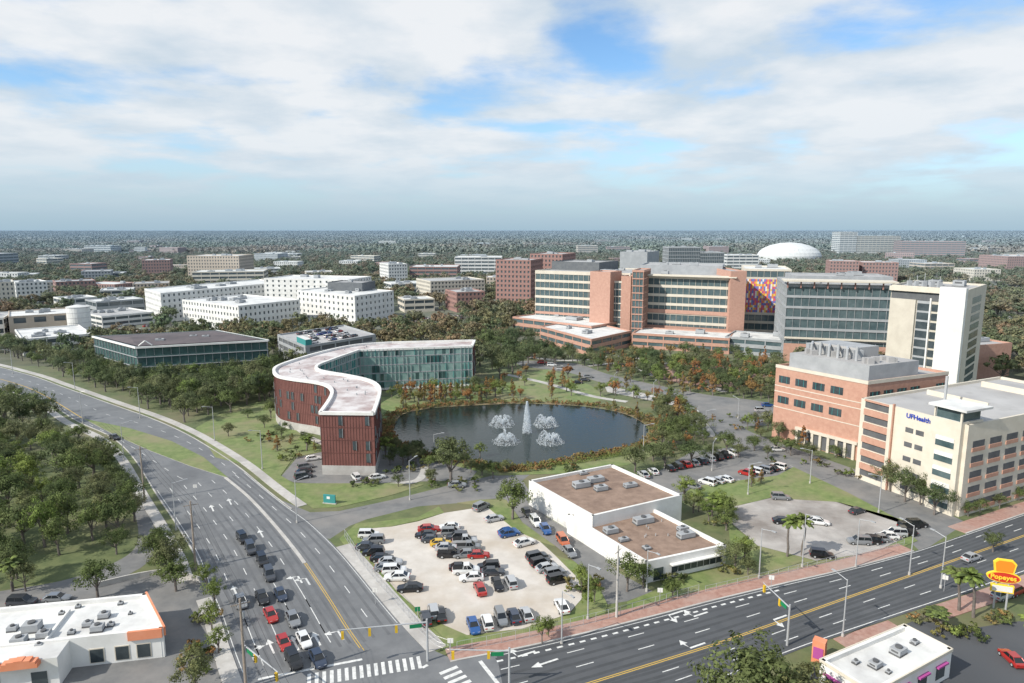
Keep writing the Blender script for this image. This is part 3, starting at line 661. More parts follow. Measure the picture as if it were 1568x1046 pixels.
# bottom-left restaurant
b=MB(); hl=4.8
c=P(250,1004);r_=P(224,950);l=P(-120,1047); bf=[c,r_,(l[0]+r_[0]-c[0],l[1]+r_[1]-c[1]),l]
building('x',bf,hl,'solid','white','white','roofw',mb=b,hv=0)
L,fr=sidefr(l,c); L2,fr2=sidefr(c,r_)
b.box(fr2,-.4,L2+.4,.3,.6,hl-1.3,hl+.15,'orange'); b.box(fr,L-4.5,L+.3,.3,.7,hl-1.3,hl+.15,'orange')
b.box(fr,L-19,L-16,.3,2.5,0,hl-.4,'white','roofw')
b.box(fr,L-42,L-12.5,.3,4.5,0,hl-.3,'white','roofw')
for x in (L-22,L-17): 
    for k in range(7): 
        t0=k/7*math.pi;t1=(k+1)/7*math.pi
        b.box(fr,x-2.4*math.cos(t0),x-2.4*math.cos(t1),4.4,5.6,hl-.9,hl-.5+.9*math.sin((t0+t1)/2),'orange')
for x in (L-25,L-21,L-15,): b.box(fr,x-1,x+1,4.4,4.62,.3,2.6,'glass')
for x in (L-9,L-5.5,L-2.5): b.box(fr,x-.9,x+.9,.3,.45,.5,2.6,'glass'); b.box(fr,x-1.05,x+1.05,.3,.41,.4,2.75,'cream')
for y0 in (3,7,11): b.box(fr2,y0-1,y0+1,.3,.45,.5,2.6,'glass')
for u,v,w in ((30,985,1.0),(50,965,1.2),(68,975,.9),(150,965,.9),(160,945,.8),(135,958,.7),(110,970,.5),(170,958,.5),(20,965,.7),(60,990,.5),(185,925,.4),(120,930,.4),(95,940,.4),(200,940,.3)):
    hvac(b,P(u,v,hl-.7),(fr[2],fr[3]),hl-.7,w,w*.8,w*1.1)
b.box(fr,L*.5,L*.5+.3,-9,-.5,hl-.7,hl-.2,'white')
b.obj('restaurant_building')
# bottom-right building
b=MB(); bf=[P(1262,1010,4.6),P(1335,1056,4.6),P(1452,992,4.6),P(1386,958,4.6)]; bf=ccw(bf)
building('x',bf,4.6,'solid','white','white','roofw',mb=b,hv=0)
for i in range(4):
    L,fr=sidefr(bf[i],bf[(i+1)%4]); b.box(fr,-.4,L+.4,.3,.5,4.2,4.66,'cream')
    n=max(2,int(L/4))
    for k in range(n):
        x=(k+.5)*L/n; b.box(fr,x-1.1,x+1.1,.3,.42,.8,2.8,'glass'); b.box(fr,x-1.3,x+1.3,.3,.8,2.85,3.1,'magenta')
    if i in (0,2): b.box(fr,L-1.2,L+.2,.3,.56,0,4.1,'magenta')
for u,v,w in ((1340,1020,.9),(1375,1000,1.1),(1400,985,.6),(1310,1015,.5),(1360,1030,.4)): hvac(b,P(u,v,3.9),(.8,.5),3.9,w,w*.8,w*.9)
b.obj('shop_building')
p=P(1253,1012); b=MB(); b.box((*p,.8,-.6,.6,.8),-.9,.9,-.7,.7,0,3.6,'orange'); b.box((*p,.8,-.6,.6,.8),-.7,.7,-.8,.8,.8,2.6,'magenta'); b.obj('entrance_pylon')
# ---------- trees ----------
def leafquads(b,c,n,rad,ls,key,cen,flat=.75,rng=R):
    for _ in range(n):
        d=Vector((rng.gauss(0,1),rng.gauss(0,1),rng.gauss(0,1))).normalized()
        p=Vector(c)+Vector((d.x,d.y,d.z*flat))*rad*rng.uniform(.45,1.05)
        nn=(d*.8+(p-Vector(cen)).normalized()*.8+Vector((rng.uniform(-1,1),rng.uniform(-1,1),rng.uniform(-.4,1)))*.6).normalized()
        a=nn.cross(Vector((rng.uniform(-1,1),rng.uniform(-1,1),rng.uniform(-1,1)))).normalized(); e=nn.cross(a); s=ls*rng.uniform(.55,1.3)
        b.add([tuple(p-a*s),tuple(p-e*s*.6),tuple(p+a*s),tuple(p+e*s*.6)],[(0,1,2,3)],key)
def tree_mesh(name,seed,Ht,Rc,nc,nl,ls,key,trunk=.28,shape='oak'):
    rng=random.Random(seed); b=MB(); th=Ht*trunk
    b.tube((0,0,-.1),(rng.uniform(-.2,.2),rng.uniform(-.2,.2),th),Ht*.035,Ht*.024,'bark',7,False)
    cen=(0,0,th+(Ht-th)*.4); lob=[rng.uniform(.65,1.2) for _ in range(7)]
    for i in range(nc):
        az=rng.random()*6.283; k=lob[int(az/6.283*7)%7]
        if shape=='oak':
            el=math.asin(rng.uniform(-.35,1)); rr_=rng.uniform(.5,.95) if i%4 else rng.uniform(.1,.5)
            c=(Rc*k*rr_*math.cos(el)*math.cos(az),Rc*k*rr_*math.cos(el)*math.sin(az),cen[2]+(Ht-cen[2])*.9*rr_*math.sin(el)*rng.uniform(.8,1.12)); rad=Rc*rng.uniform(.15,.28)
        else:
            z=rng.uniform(.12,.97); r0=Rc*(1-z)**.8*k*rng.uniform(.5,1); c=(r0*math.cos(az),r0*math.sin(az),th*.5+(Ht-th*.5)*z); rad=Rc*.28*(1.2-z*.7)
        leafquads(b,c,nl,rad,ls,key,cen if shape=='oak' else (0,0,c[2]),rng=rng)
        if i%max(1,nc//9)==0: b.tube((0,0,th*.8),c,Ht*.014,Ht*.004,'bark',5,False)
    if shape!='oak': b.tube((0,0,th),(0,0,Ht*.95),Ht*.02,Ht*.004,'bark',5,False)
    return b.mesh(name)
OAK=[tree_mesh('oak_%d'%i,i,10,4.9+.5*(i%3),54,56,.21,'leaf') for i in range(8)]
OAKB=[tree_mesh('oakb_%d'%i,20+i,10,4.5,40,50,.22,'leafb') for i in range(3)]
CYP=[tree_mesh('cyp_%d'%i,40+i,10,2.9,34,44,.22,'leafo',.15,'cone') for i in range(3)]
ORG=[tree_mesh('org_%d'%i,50+i,10,4.4,34,44,.24,'leafo') for i in range(2)]
BUSH=[tree_mesh('bush_%d'%i,60+i,2,1.5,10,34,.16,'leaf' if i<2 else 'leafb',.05) for i in range(3)]
BUSHO=[tree_mesh('busho_%d'%i,70+i,2,1.5,10,34,.16,'leafr',.05) for i in range(2)]
def palm_mesh(seed,Ht=8):
    rng=random.Random(seed); b=MB(); pts=[(rng.uniform(-.1,.1)*k,.05*k*k,Ht*k/4) for k in range(5)]
    for i in range(4): b.tube(pts[i],pts[i+1],.22-.02*i,.2-.02*i,'bark',8,False)
    top=Vector(pts[-1])
    for i in range(34):
        az=i*2.4; el=rng.uniform(-.5,1.2); L=rng.uniform(1.5,2.1); d=Vector((math.cos(az)*math.cos(el),math.sin(az)*math.cos(el),math.sin(el)))
        side=Vector((-math.sin(az),math.cos(az),0)); p=top.copy(); prev=None
        for s in range(6):
            w=.42*math.sin(math.pi*(s+.6)/6.6); dr=Vector((0,0,-.09*s*s*.25)); q=p+side*0
            if prev:
                a,w0=prev
                for sg in (-1,1):
                    b.add([tuple(a),tuple(q),tuple(q+side*sg*w-Vector((0,0,w*.5))),tuple(a+side*sg*w0-Vector((0,0,w0*.5)))],[(0,1,2,3)],'leafb' if i%3 else 'leaf')
            prev=(q.copy(),w); p=p+d*L/5+dr
    return b.mesh('palm')
PALM=[palm_mesh(1),palm_mesh(2)]
def put(me,name,x,y,hs,ws=None,z=0):
    o=bpy.data.objects.new(name,me); COL.objects.link(o); o.location=(x,y,z); ws=ws or hs
    o.scale=(ws,ws*R.uniform(.9,1.1),hs); o.rotation_euler[2]=R.random()*6.28; return o
def oak(u,v,h,w=None,kind=OAK,name='oak_tree'):
    x,y=P(u,v); put(R.choice(kind),name,x,y,h/10,(w or h)/10.5)
for a in [(690,740,14,14),(785,795,10.5,10.5),(755,732,5.5,6),(738,728,4.5,5),(972,722,8.5,9.5),(1018,716,8,9.5),(1058,712,8.5,10),(1000,706,6,8),(1112,692,7,9),(1090,703,5,6),(1130,700,5,6),
 (1385,768,9,9),(1430,788,8,8),(1362,752,9,8),(1408,772,7,7),(1345,742,6,6),(1150,1105,13,17),(1230,1112,9,13),(960,905,8,7),(985,900,6,5),(1125,872,6,7),(1145,880,4,4),
 (1188,690,5,6),(1210,697,6,7),(1240,705,6,6),(1165,672,4,5),(735,560,14,13),(765,580,12,11),(745,540,15,14),(725,600,8,8),(770,545,13,12),(790,562,10,9),(850,560,11,11),(870,548,9,9),(830,542,9,9),(960,560,7,7),(985,575,7,8),(1010,560,7,7),
 (390,600,14,12),(410,588,15,13),(365,605,12,11),(430,572,13,9),(350,668,5,6),(405,655,5,5),(415,640,7,6),(380,640,4,5),
 (632,702,6,6),(597,712,4,4),(590,690,5,5),(1280,700,4,5),(1040,655,5,5),(1050,668,5,6),(1520,845,5,5),(30,640,12,12),(60,650,13,11),(10,660,14,13),
 (270,905,7,8),(262,880,8,8),(245,865,8,8),(150,915,8,8),(20,900,8,7),(40,905,7,6),(300,1060,7,7),(295,1010,3,4),(640,690,4,4),(775,722,4,4),(840,975,4,3),(1030,915,4,4.5),(1482,790,4,5),(1500,785,4,4),(1530,778,4,5),(1560,766,4,5),(610,745,4,4),(660,742,5,5),(950,735,4,4),(1175,700,4,4),(1155,690,5,6)]:
    oak(*a)
for a in [(830,985,5,4),(890,905,6,4),(1070,783,6,5),(1100,790,7,5),(1115,800,7,5),(1085,800,6,6),(735,700,5,5),(900,935,4,3),(910,922,5,4),(330,930,6,5),(325,965,6,5),(335,1000,5,5),(318,905,6,5),(1140,860,6,6),(1155,690,5,5)]: oak(*a,OAKB,'laurel_tree')
for a in [(640,640,6,5),(618,628,8,7),(650,612,7,6),(675,615,8,6),(700,612,7,6),(720,615,7,6),(745,610,9,7),(735,618,6,5),(755,600,7,6),(975,645,7,5),(1010,650,6,5),(1060,592,10,8),(1075,600,8,8),(1045,605,7,7),(1140,592,8,8),(1165,598,7,7),(1130,600,7,7),(1020,660,6,6),(1035,640,8,7),(1000,628,5,5),(940,625,4,5),(965,585,7,6),(925,555,6,6),(905,548,7,6),(895,540,6,6),(985,545,6,7),(425,690,5,6),(412,677,4,5),(1110,570,5,6),(1085,565,6,6),(1150,745,6,5),(1165,740,4,4)]: oak(*a,CYP,'cypress_tree')
def scatter(pxpoly,n,md,hr,kinds,name,avoid=()):
    poly=PL(pxpoly); xs=[p[0] for p in poly];ys=[p[1] for p in poly]; got=[];tries=0
    while len(got)<n and tries<n*60:
        tries+=1; x=R.uniform(min(xs),max(xs));y=R.uniform(min(ys),max(ys))
        if not inpoly(x,y,poly) or any(math.dist((x,y),g)<md for g in got): continue
        if any(inpoly(x,y,f) for f in FOOT) or any(inpoly(x,y,f) for f in avoid): continue
        got.append((x,y)); h=R.uniform(*hr); put(R.choice(kinds),name,x,y,h/10,h/10.5*R.uniform(.8,1.15))
scatter([(-160,690),(0,672),(50,668),(110,700),(165,750),(195,800),(205,840),(150,872),(0,895),(-160,920)],78,5.4,(6,12),OAK+OAK+OAKB,'oak_tree')
scatter([(-160,620),(0,612),(50,630),(100,665),(145,690),(175,730),(150,740),(80,690),(0,680),(-160,690)],32,5.8,(6,11),OAK,'oak_tree')
scatter([(140,695),(182,710),(218,775),(250,835),(262,885),(235,895),(205,800),(170,740)],28,3.9,(4.5,8.5),OAK+OAKB[:2],'oak_tree',[LANE])
scatter([(-140,524),(0,545),(110,575),(210,612),(290,640),(340,630),(400,615),(428,600),(425,575),(380,578),(215,592),(150,570),(0,532),(-140,510)],150,5.8,(7,13),OAK,'oak_tree')
scatter([(90,575),(165,603),(285,648),(340,636),(425,612),(428,585),(330,592),(215,596),(150,576)],60,6.4,(6,12),OAK+OAKB[:1],'oak_tree')
scatter([(740,540),(790,520),(830,530),(850,560),(790,575),(750,590)],22,6,(8,13),OAK,'oak_tree')
scatter([(1010,560),(1190,575),(1190,640),(1120,645),(1080,620),(1000,590)],110,4.2,(4.5,9.5),OAK+CYP+OAKB+ORG,'campus_tree',[CR_])
scatter([(790,530),(905,548),(1000,545),(1190,550),(1190,575),(1000,562),(880,560),(800,552)],90,4.6,(4.5,9),OAK+CYP+OAKB+ORG,'campus_tree')
scatter([(860,555),(1000,560),(1010,590),(960,590),(880,570)],34,4.5,(4.5,9),OAK+CYP+OAKB+ORG,'campus_tree',[CR_])
scatter([(930,590),(1000,606),(1050,625),(1060,660),(1020,640),(985,622),(940,612)],18,3.8,(4,8),CYP+ORG+OAKB,'cypress_tree',[CR_])
scatter([(1010,625),(1060,640),(1080,680),(1020,700),(1000,680)],26,3.3,(4,8),CYP+OAK+ORG,'cypress_tree')
scatter([(770,575),(840,568),(905,590),(930,610),(860,612),(760,608)],18,6,(4,7.5),CYP+OAKB+ORG,'campus_tree')
scatter([(1090,640),(1180,650),(1240,690),(1180,690),(1110,665)],26,4.6,(4.5,8),OAK+OAKB+CYP,'campus_tree',[CR_])
scatter([(580,690),(660,698),(740,720),(700,728),(620,715),(580,705)],16,3.2,(3.5,7),OAK+OAKB,'campus_tree')
scatter([(590,608),(760,600),(800,612),(620,622)],34,3.5,(4,8),CYP+ORG+OAKB,'cypress_tree')
scatter([(1040,760),(1120,780),(1115,815),(1060,790)],8,4,(4,7),OAK+OAKB,'campus_tree')
scatter([(432,655),(500,690),(470,695),(425,690)],10,3,(2,4),OAKB+CYP+OAK,'small_tree')
for u,v,h in ((1205,852,7.5),(1228,850,8),(1468,935,7),(1490,945,7.5),(20,905,6),(1580,1010,7),(1090,790,5),(470,690,4),(1440,965,3)):
    x,y=P(u,v); put(R.choice(PALM),'palm_tree',x,y,h/8,1.15)
for _ in range(170):
    u,v=R.choice([(1410,950),(1450,970),(1490,975),(1530,950),(590,720),(640,715),(1010,890),(1120,880),(880,900),(310,1000),(320,950),(300,1030),(1100,800),(860,720),(720,745),(680,745),(1190,705),(430,700),(400,670),(440,705),(560,740),(1250,712),(1300,730),(1040,895),(900,900),(1100,640),(1150,640),(1120,650)])
    x,y=P(u+R.uniform(-22,22),v+R.uniform(-8,8)); 
    if any(inpoly(x,y,f) for f in FOOT): continue
    put(R.choice(BUSH+BUSHO[:1]),'shrub',x,y,R.uniform(.5,1.1))
b=MB(); hp=resample(cr(PL([(800,716),(860,712),(920,703),(965,695)])),1.2)
for p in hp: leafquads(b,(p[0],p[1],.7),60,1.1,.16,'leafb',(p[0],p[1],0))
b.obj('hedge')
def instancer(name,meshes,pts):
    par=bpy.data.objects.new(name,None); COL.objects.link(par)
    for k,me in enumerate(meshes):
        sel=[p for i,p in enumerate(pts) if i%len(meshes)==k]
        vs=[];fs=[]
        for x,y,s in sel:
            a=R.random()*6.283; o=len(vs)
            for j in range(4):
                t=a+j*math.pi/2; vs.append((x+math.cos(t)*s*.7071,y+math.sin(t)*s*.7071,0))
            fs.append((o,o+1,o+2,o+3))
        m=bpy.data.meshes.new(name); m.from_pydata(vs,[],fs); o=bpy.data.objects.new('planting_points_%d'%k,m); COL.objects.link(o); o.parent=par
        o.instance_type='FACES'; o.use_instance_faces_scale=True; o.show_instancer_for_render=False
        c=bpy.data.objects.new('crown_%d'%k,me); COL.objects.link(c); c.parent=o
MID=[tree_mesh('mid_%d'%i,80+i,10,5.4,24,26,.5,'leaff') for i in range(7)]
pts=[]
for _ in range(1300):
    p=R.choice(pond); k=R.uniform(1.01,1.11); pts.append((cxp+(p[0]-cxp)*k+R.uniform(-2,2),cyp+(p[1]-cyp)*k+R.uniform(-1.5,1.5),R.uniform(.35,.95)))
pts=[p for p in pts if not inpoly(p[0],p[1],pond)]
RD=[tree_mesh('reed_%d'%i,100+i,2,1.4,8,30,.15,'leafr',.05) for i in range(3)]
instancer('reed_bed',RD,pts)
clear=[PL([(735,605),(725,545),(790,512),(1000,535),(1200,552),(1290,600),(1568,640),(1900,700),(1900,1300),(-300,1300),(-300,565),(0,548),(140,560),(300,600),(430,600),(560,600)]),
 PL([(780,505),(1200,540),(1200,575),(770,560)]),PL([(606,506),(718,506),(705,482),(612,480)]),PL([(0,485),(60,490),(240,482),(240,520),(0,525)]),PL([(1480,486),(1600,486),(1600,500),(1490,503)])]
boxes=[(min(p[0] for p in f)-3,max(p[0] for p in f)+3,min(p[1] for p in f)-3-.012*f[0][1],max(p[1] for p in f)+3) for f in FOOT]
pts=[]; y=285
nr=np.random.RandomState(3); ph=nr.rand(8,3)*6.28
def dens(x,y): return sum(math.sin(x*.012*(1+k*.4)*math.cos(ph[k,0])+y*.012*(1+k*.4)*math.sin(ph[k,0])+ph[k,1]) for k in range(5))/5
while y<1700:
    st=8.2+ y*.002; x=-.87*y
    while x<.87*y:
        px,py=x+R.uniform(-.45,.45)*st,y+R.uniform(-.45,.45)*st; x+=st
        if dens(px,py)>.45 and R.random()<.85: continue
        if any(inpoly(px,py,c) for c in clear): continue
        if any(bx[0]<px<bx[1] and bx[2]<py<bx[3] for bx in boxes): continue
        pts.append((px,py,R.choice([R.uniform(.6,1.1),R.uniform(.9,1.55)])))
    y+=st
print('mid trees',len(pts))
instancer('tree_canopy',MID,pts)
def patch(seed):
    rng=random.Random(seed); b=MB(); S=200
    for i in range(340):
        x,y=rng.uniform(-S/2,S/2),rng.uniform(-S/2,S/2); h=rng.uniform(7,18); r=rng.uniform(4,7)
        for j in range(16):
            d=Vector((rng.gauss(0,1),rng.gauss(0,1),abs(rng.gauss(0,1))*.9)).normalized(); p=Vector((x,y,h*.5))+Vector((d.x*r,d.y*r,d.z*h*.5))
            nn=(d+Vector((rng.uniform(-1,1),rng.uniform(-1,1),rng.uniform(-1,1)))*.5).normalized(); a=nn.cross(Vector((rng.uniform(-1,1),1,.3))).normalized();e=nn.cross(a); s=rng.uniform(1.4,2.6)
            b.add([tuple((p-a*s)/S),tuple((p-e*s)/S),tuple((p+a*s)/S),tuple((p+e*s)/S)],[(0,1,2,3)],'leaff')
    return b.mesh('forest_patch')
PT=[patch(i) for i in range(4)]
pts=[]; y=1760
while y<16000:
    x=-.9*y
    while x<.9*y:
        if not (y<4500 and dens(x*.5,y*.5)>.5): pts.append((x+R.uniform(-30,30),y+R.uniform(-30,30),200*R.uniform(.85,1.45)))
        x+=185
    y+=185
R.shuffle(pts)
instancer('distant_forest',PT,pts)
# ---------- vehicles ----------
CC={'w':(.75,.75,.74),'k':(.012,.012,.014),'g':(.22,.23,.24),'s':(.45,.46,.47),'r':(.40,.025,.02),'b':(.02,.09,.28),'d':(.05,.055,.065),'y':(.65,.42,.04),'o':(.5,.13,.05),'n':(.03,.045,.08),'t':(.30,.26,.2)}
CM={k:mat('car_paint_'+k,c,rough=.28,spec=.5,coat=.7,metal=.15) for k,c in CC.items()}
M['cglass']=mat('car_glass',(.012,.015,.018),rough=.06,spec=.7); M['tail']=mat('tail_light',(.4,.01,.01),rough=.3); M['headl']=mat('head_light',(.7,.7,.68),rough=.2)
cache={}
def car_mesh(kind,ck):
    if (kind,ck) in cache: return cache[(kind,ck)]
    k=CM[ck]; b=MB()
    sed=kind=='sedan'
    zs=.0 if sed else .14
    st=[(-2.32,.70,.40,.78),(-2.22,.85,.26,.93+zs),(-1.5,.90,.22,.97+zs),(-.6,.90,.21,.94+zs),(.4,.90,.21,.93+zs),(1.15,.90,.22,.92+zs),(1.95,.86,.24,.80+zs),(2.22,.76,.27,.70+zs),(2.34,.6,.36,.58)]
    vs=[]
    for x,w,zb,zt_ in st: vs+=[(x,-w*.92,zb),(x,-w,(zb+zt_)/2),(x,-w*.9,zt_),(x,w*.9,zt_),(x,w,(zb+zt_)/2),(x,w*.92,zb)]
    fs=[(i*6+j,i*6+(j+1)%6,(i+1)*6+(j+1)%6,(i+1)*6+j) for i in range(len(st)-1) for j in range(6)]
    fs+=[(5,4,3,2,1,0),tuple(range(48,54))]
    b.add(vs,[f[::-1] for f in fs],k)
    if kind=='sedan': c=(-1.95,1.05,-1.15,.28,.92,1.43,.78,.60)
    elif kind=='suv': c=(-2.2,1.15,-1.95,.42,1.06,1.72,.80,.66)
    else: c=(-.55,1.15,-.35,.45,1.06,1.80,.80,.68)
    x0,x1,a0,a1,z0,z1,w0,w1=c
    b.add([(x0,-w0,z0),(x1,-w0,z0),(x1,w0,z0),(x0,w0,z0),(a0,-w1,z1),(a1,-w1,z1),(a1,w1,z1),(a0,w1,z1)],[(0,1,5,4),(1,2,6,5),(2,3,7,6),(3,0,4,7)],'cglass')
    b.box(FR0,a0-.08,a1+.08,-w1-.03,w1+.03,z1-.03,z1+.04,k)
    for sg in (-1,1):
        for xb,xt in ((x0+.02,a0),(x1-.02,a1),((x0+x1)/2-.1,(a0+a1)/2)):
            b.tube((xb,sg*w0*1.0,z0),(xt,sg*w1*1.01,z1),.045,.045,k,4)
        for xw in (-1.42,1.42): b.tube((xw,sg*.70,.33),(xw,sg*.91,.33),.34,.34,'black',12); b.tube((xw,sg*.90,.33),(xw,sg*.925,.33),.2,.2,'steel',8)
        b.box(FR0,2.12,2.27,sg*.45-.18,sg*.45+.18,.55,.68,'headl'); b.box(FR0,-2.34,-2.2,sg*.55-.2,sg*.55+.2,.68,.85,'tail')
        b.box(FR0,.85,1.0,sg*.97-.08,sg*.97+.08,.95+zs,1.08+zs,k)
    if kind=='pickup': b.box(FR0,-2.2,-.6,-.72,.72,1.09,1.14,'black')
    cache[(kind,ck)]=b.mesh('car_'+kind); return cache[(kind,ck)]
def car(u,v,a,ck='w',kind=None,z=.03,zz=0):
    kind=kind or R.choice(['sedan','sedan','suv','sedan','suv','pickup'] if R.random()<.4 else ['sedan','suv'])
    x,y=P(u,v,zz); s=R.uniform(.95,1.05); o=bpy.data.objects.new('parked_car' if kind!='pickup' else 'pickup_truck',car_mesh(kind,ck)); COL.objects.link(o)
    o.location=(x,y,z+zz); o.rotation_euler[2]=a+R.gauss(0,.03); o.scale=(s*(1.12 if kind=='pickup' else 1),s,s); return o
for u,v,c,k in ((372,828,'k','suv'),(384,844,'d','suv'),(402,862,'k','suv'),(413,884,'d','suv'),(430,914,'n','sedan'),(402,919,'k','sedan'),(369,925,'g','sedan'),(449,952,'g','sedan'),(415,946,'r','sedan'),(435,988,'r','sedan'),(466,984,'w','sedan'),(450,1016,'k','suv'),(487,1013,'n','sedan'),(176,672,'k','sedan')):
    p=P(u,v); i=min(range(len(Yr)-1),key=lambda i:abs(Yr[i][1]-p[1])); a=math.atan2(Yr[i][1]-Yr[i+1][1],Yr[i][0]-Yr[i+1][0])+math.pi
    o=car(u,v,a if u>200 else ang(150,660,200,685),c,k,z=zr); o.name='car'
o=car(1487,857,mr,'s','sedan',z=zr); o.name='car'
la=ang(655,850,745,852)+.12
for u,v,c in ((565,822,'w'),(572,831,'g'),(563,841,'d'),(572,849,'k'),(585,858,'k'),(598,864,'s'),(592,873,'g'),(604,877,'w'),(608,887,'w'),(628,904,'k'),
  (657,813,'r'),(652,822,'k'),(662,829,'d'),(675,835,'y'),(688,810,'w'),(692,819,'g'),(700,826,'d'),(712,832,'s'),(718,841,'g'),(684,842,'s'),(690,852,'k'),(712,852,'g'),(733,853,'r'),
  (705,872,'k'),(714,877,'w'),(722,888,'w'),(748,871,'k'),(755,879,'d')): car(u,v,la+(math.pi if R.random()<.4 else 0),c)
lb=ang(735,910,727,890)
for u,v,c in ((735,905,'r'),(762,898,'k'),(782,895,'s'),(725,962,'b'),(746,957,'w'),(767,950,'g'),(787,947,'n'),(806,944,'s'),(860,932,'w'),(664,940,'s'),(652,951,'d'),(675,945,'k')): car(u,v,lb+(math.pi if R.random()<.4 else 0)*1,c)
lc=ang(815,860,850,852)
for u,v,c in ((822,856,'d'),(828,865,'k'),(838,873,'s'),(850,881,'g'),(855,891,'k'),(780,820,'b'),(803,834,'w'),(757,797,'s'),(778,817,'b')): car(u,v,lc,c)
for u,v,c in ((737,779,'g'),(820,802,'w'),(835,813,'b'),(862,832,'o'),(872,848,'g'),(807,788,'k')): car(u,v,ang(815,795,835,820) if u>740 else lc+.5,c)
for u,v,c in ((1000,724,'w'),(1025,719,'k'),(1037,716,'k'),(1050,713,'r'),(1062,711,'g'),(1074,708,'d'),(1086,705,'s'),(1098,702,'k'),(1110,699,'k'),(1122,696,'w'),(985,729,'s')): car(u,v,lb,c)
for u,v,c in ((1143,727,'r'),(1155,724,'w'),(1168,722,'g'),(1180,719,'k'),(1191,717,'w'),(1083,741,'w'),(1097,738,'s'),(1110,736,'w'),(1060,747,'g')): car(u,v,lb+.5,c)
car(1195,764,lc-.6,'g','suv'); car(1199,801,lc-.6,'k'); car(1253,802,lc-.7,'w','sedan'); car(1258,853,ang(1240,850,1280,845)-.5,'k','suv'); car(1312,785,mr,'d')
for u,v,c in ((1315,832,'g'),(1330,831,'k'),(1344,828,'g'),(1358,824,'w'),(1370,820,'s'),(1382,818,'k')): car(u,v,lb+1.2,c)
for u,v,c in ((1390,809,'k'),(1403,806,'k')): car(u,v,lc-.3,c)
for u,v,c in ((480,704,'w'),(468,717,'g'),(466,724,'k'),(465,732,'d')): car(u,v,lc+.1,c)
car(545,733,lb+.3,'w','suv');car(578,733,lc,'w','sedan')
for u,v,c in ((885,587,'k'),(895,583,'d'),(1175,622,'b'),(1165,630,'s'),(1060,632,'w'),(1190,690,'w'),(900,578,'g'),(860,566,'s'),(700,745,'g'),(845,560,'w'),(870,566,'k'),(830,556,'r'),(1205,632,'k')): car(u,v,lc-.4,c)
car(88,920,la,'g','sedan');car(35,926,la,'d');car(1555,908,mr,'r');car(1548,1012,mr+1,'r','sedan');car(1535,915,mr,'s')
for i in range(46):
    u=R.uniform(612,712);v=R.choice([484,488,492,496,500,503]); car(u,v,1.4,R.choice('wwskgdrs'))
for i in range(70):
    u=R.uniform(20,240);v=R.choice([500,507,513,522]); 
    x,y=P(u,v)
    if any(inpoly(x,y,f) for f in FOOT): continue
    car(u,v,1.2,R.choice('wwskgdrb'))
for i in range(40):
    q=lerp(lerp(g1[0],g1[1],R.uniform(.1,.92)),lerp(g1[3],g1[2],R.uniform(.08,.92)),R.choice([.15,.35,.6,.85])); 
    o=car(700,700,1.2,R.choice('wwkgrbds')); o.location=(q[0],q[1],10.82)
for i in range(30):
    u=R.uniform(1480,1568);v=R.choice([488,493,498]); car(u,v,1.2,R.choice('wwskgdrb'))
# ---------- street furniture ----------
def lamp(u,v,h=9,a=0,name='street_lamp'):
    x,y=P(u,v); b=MB(); b.tube((0,0,0),(0,0,.6),.24,.22,'conc',8); b.tube((0,0,.3),(0,0,h),.13,.08,'steel',8)
    b.tube((0,0,h-.15),(2.4,0,h+.35),.06,.05,'steel',6); b.box(FR0,2.1,3.0,-.17,.17,h+.26,h+.42,'grey'); b.obj(name,(x,y,0),a)
for u,v,h,a in ((402,718,11,3.6),(900,948,10,-1),(1162,885,10,-1),(1228,868,11,-1),(860,985,9,-1),(628,765,10,1),(127,648,11,0),(329,675,11,3.6),(115,595,11,3.6),(1145,757,8,0),(985,690,8,0),(1240,740,9,3),(665,700,7,0),(1440,900,10,2),(1345,785,9,3),(990,905,8,-1),(1090,720,8,1),(215,640,11,3.6),
  (20,572,11,3.6),(455,800,10,.6),(270,812,11,.4),(190,705,11,.4),(1080,660,7,0),(1000,612,7,1),(1130,640,7,2),(940,598,7,1),(1310,868,10,-1),(1392,880,10,2),(1290,975,10,2)): lamp(u,v,h,a)
poles=[(222,768,14),(300,872,14),(377,1055,14)]
tops=[]
for u,v,h in poles:
    x,y=P(u,v); b=MB(); b.tube((0,0,0),(0,0,h),.22,.15,'wood',8); b.tube((-1.3,0,h-.8),(1.3,0,h-.8),.08,.08,'wood',5)
    for s in (-1.2,-.4,.4,1.2): b.tube((s,0,h-.8),(s,0,h-.45),.05,.04,'grey',5)
    b.tube((.3,0,h-3),(.3,0,h-2),.22,.22,'grey',8); b.obj('utility_pole',(x,y,0),.5); tops.append((x,y,h-.5))
x,y=P(944,945); b=MB(); b.tube((0,0,0),(0,0,13),.24,.16,'conc',8); b.tube((-1.2,0,12),(1.2,0,12),.07,.07,'wood',5); b.tube((.25,0,9.5),(.25,0,10.5),.22,.22,'grey',8); b.obj('utility_pole',(x,y,0),1)
b=MB()
tops=[(*P(165,712),12)]+tops+[(*P(440,1200),12)]
for a,c in zip(tops[:-1],tops[1:]):
    for s in (-1.2,-.4,.4,1.2):
        pr=None
        for k in range(9):
            t=k/8; q=(a[0]+(c[0]-a[0])*t+s*.9,a[1]+(c[1]-a[1])*t+s*.45,a[2]+(c[2]-a[2])*t-3*t*(1-t))
            if pr: b.tube(pr,q,.02,.02,'black',3,False)
            pr=q
b.obj('overhead_wires')
def sig(b,x,y,z,ax):
    fr=(x,y,*ax,-ax[1],ax[0]); b.box(fr,-.2,.2,-.15,.15,z-1.2,z,'yellow')
    for k in range(3): b.tube((x-ax[1]*-.16,y+ax[0]*-.16,z-.25-.35*k),(x-ax[1]*-.26,y+ax[0]*-.26,z-.25-.35*k),.12,.12,'black',8)
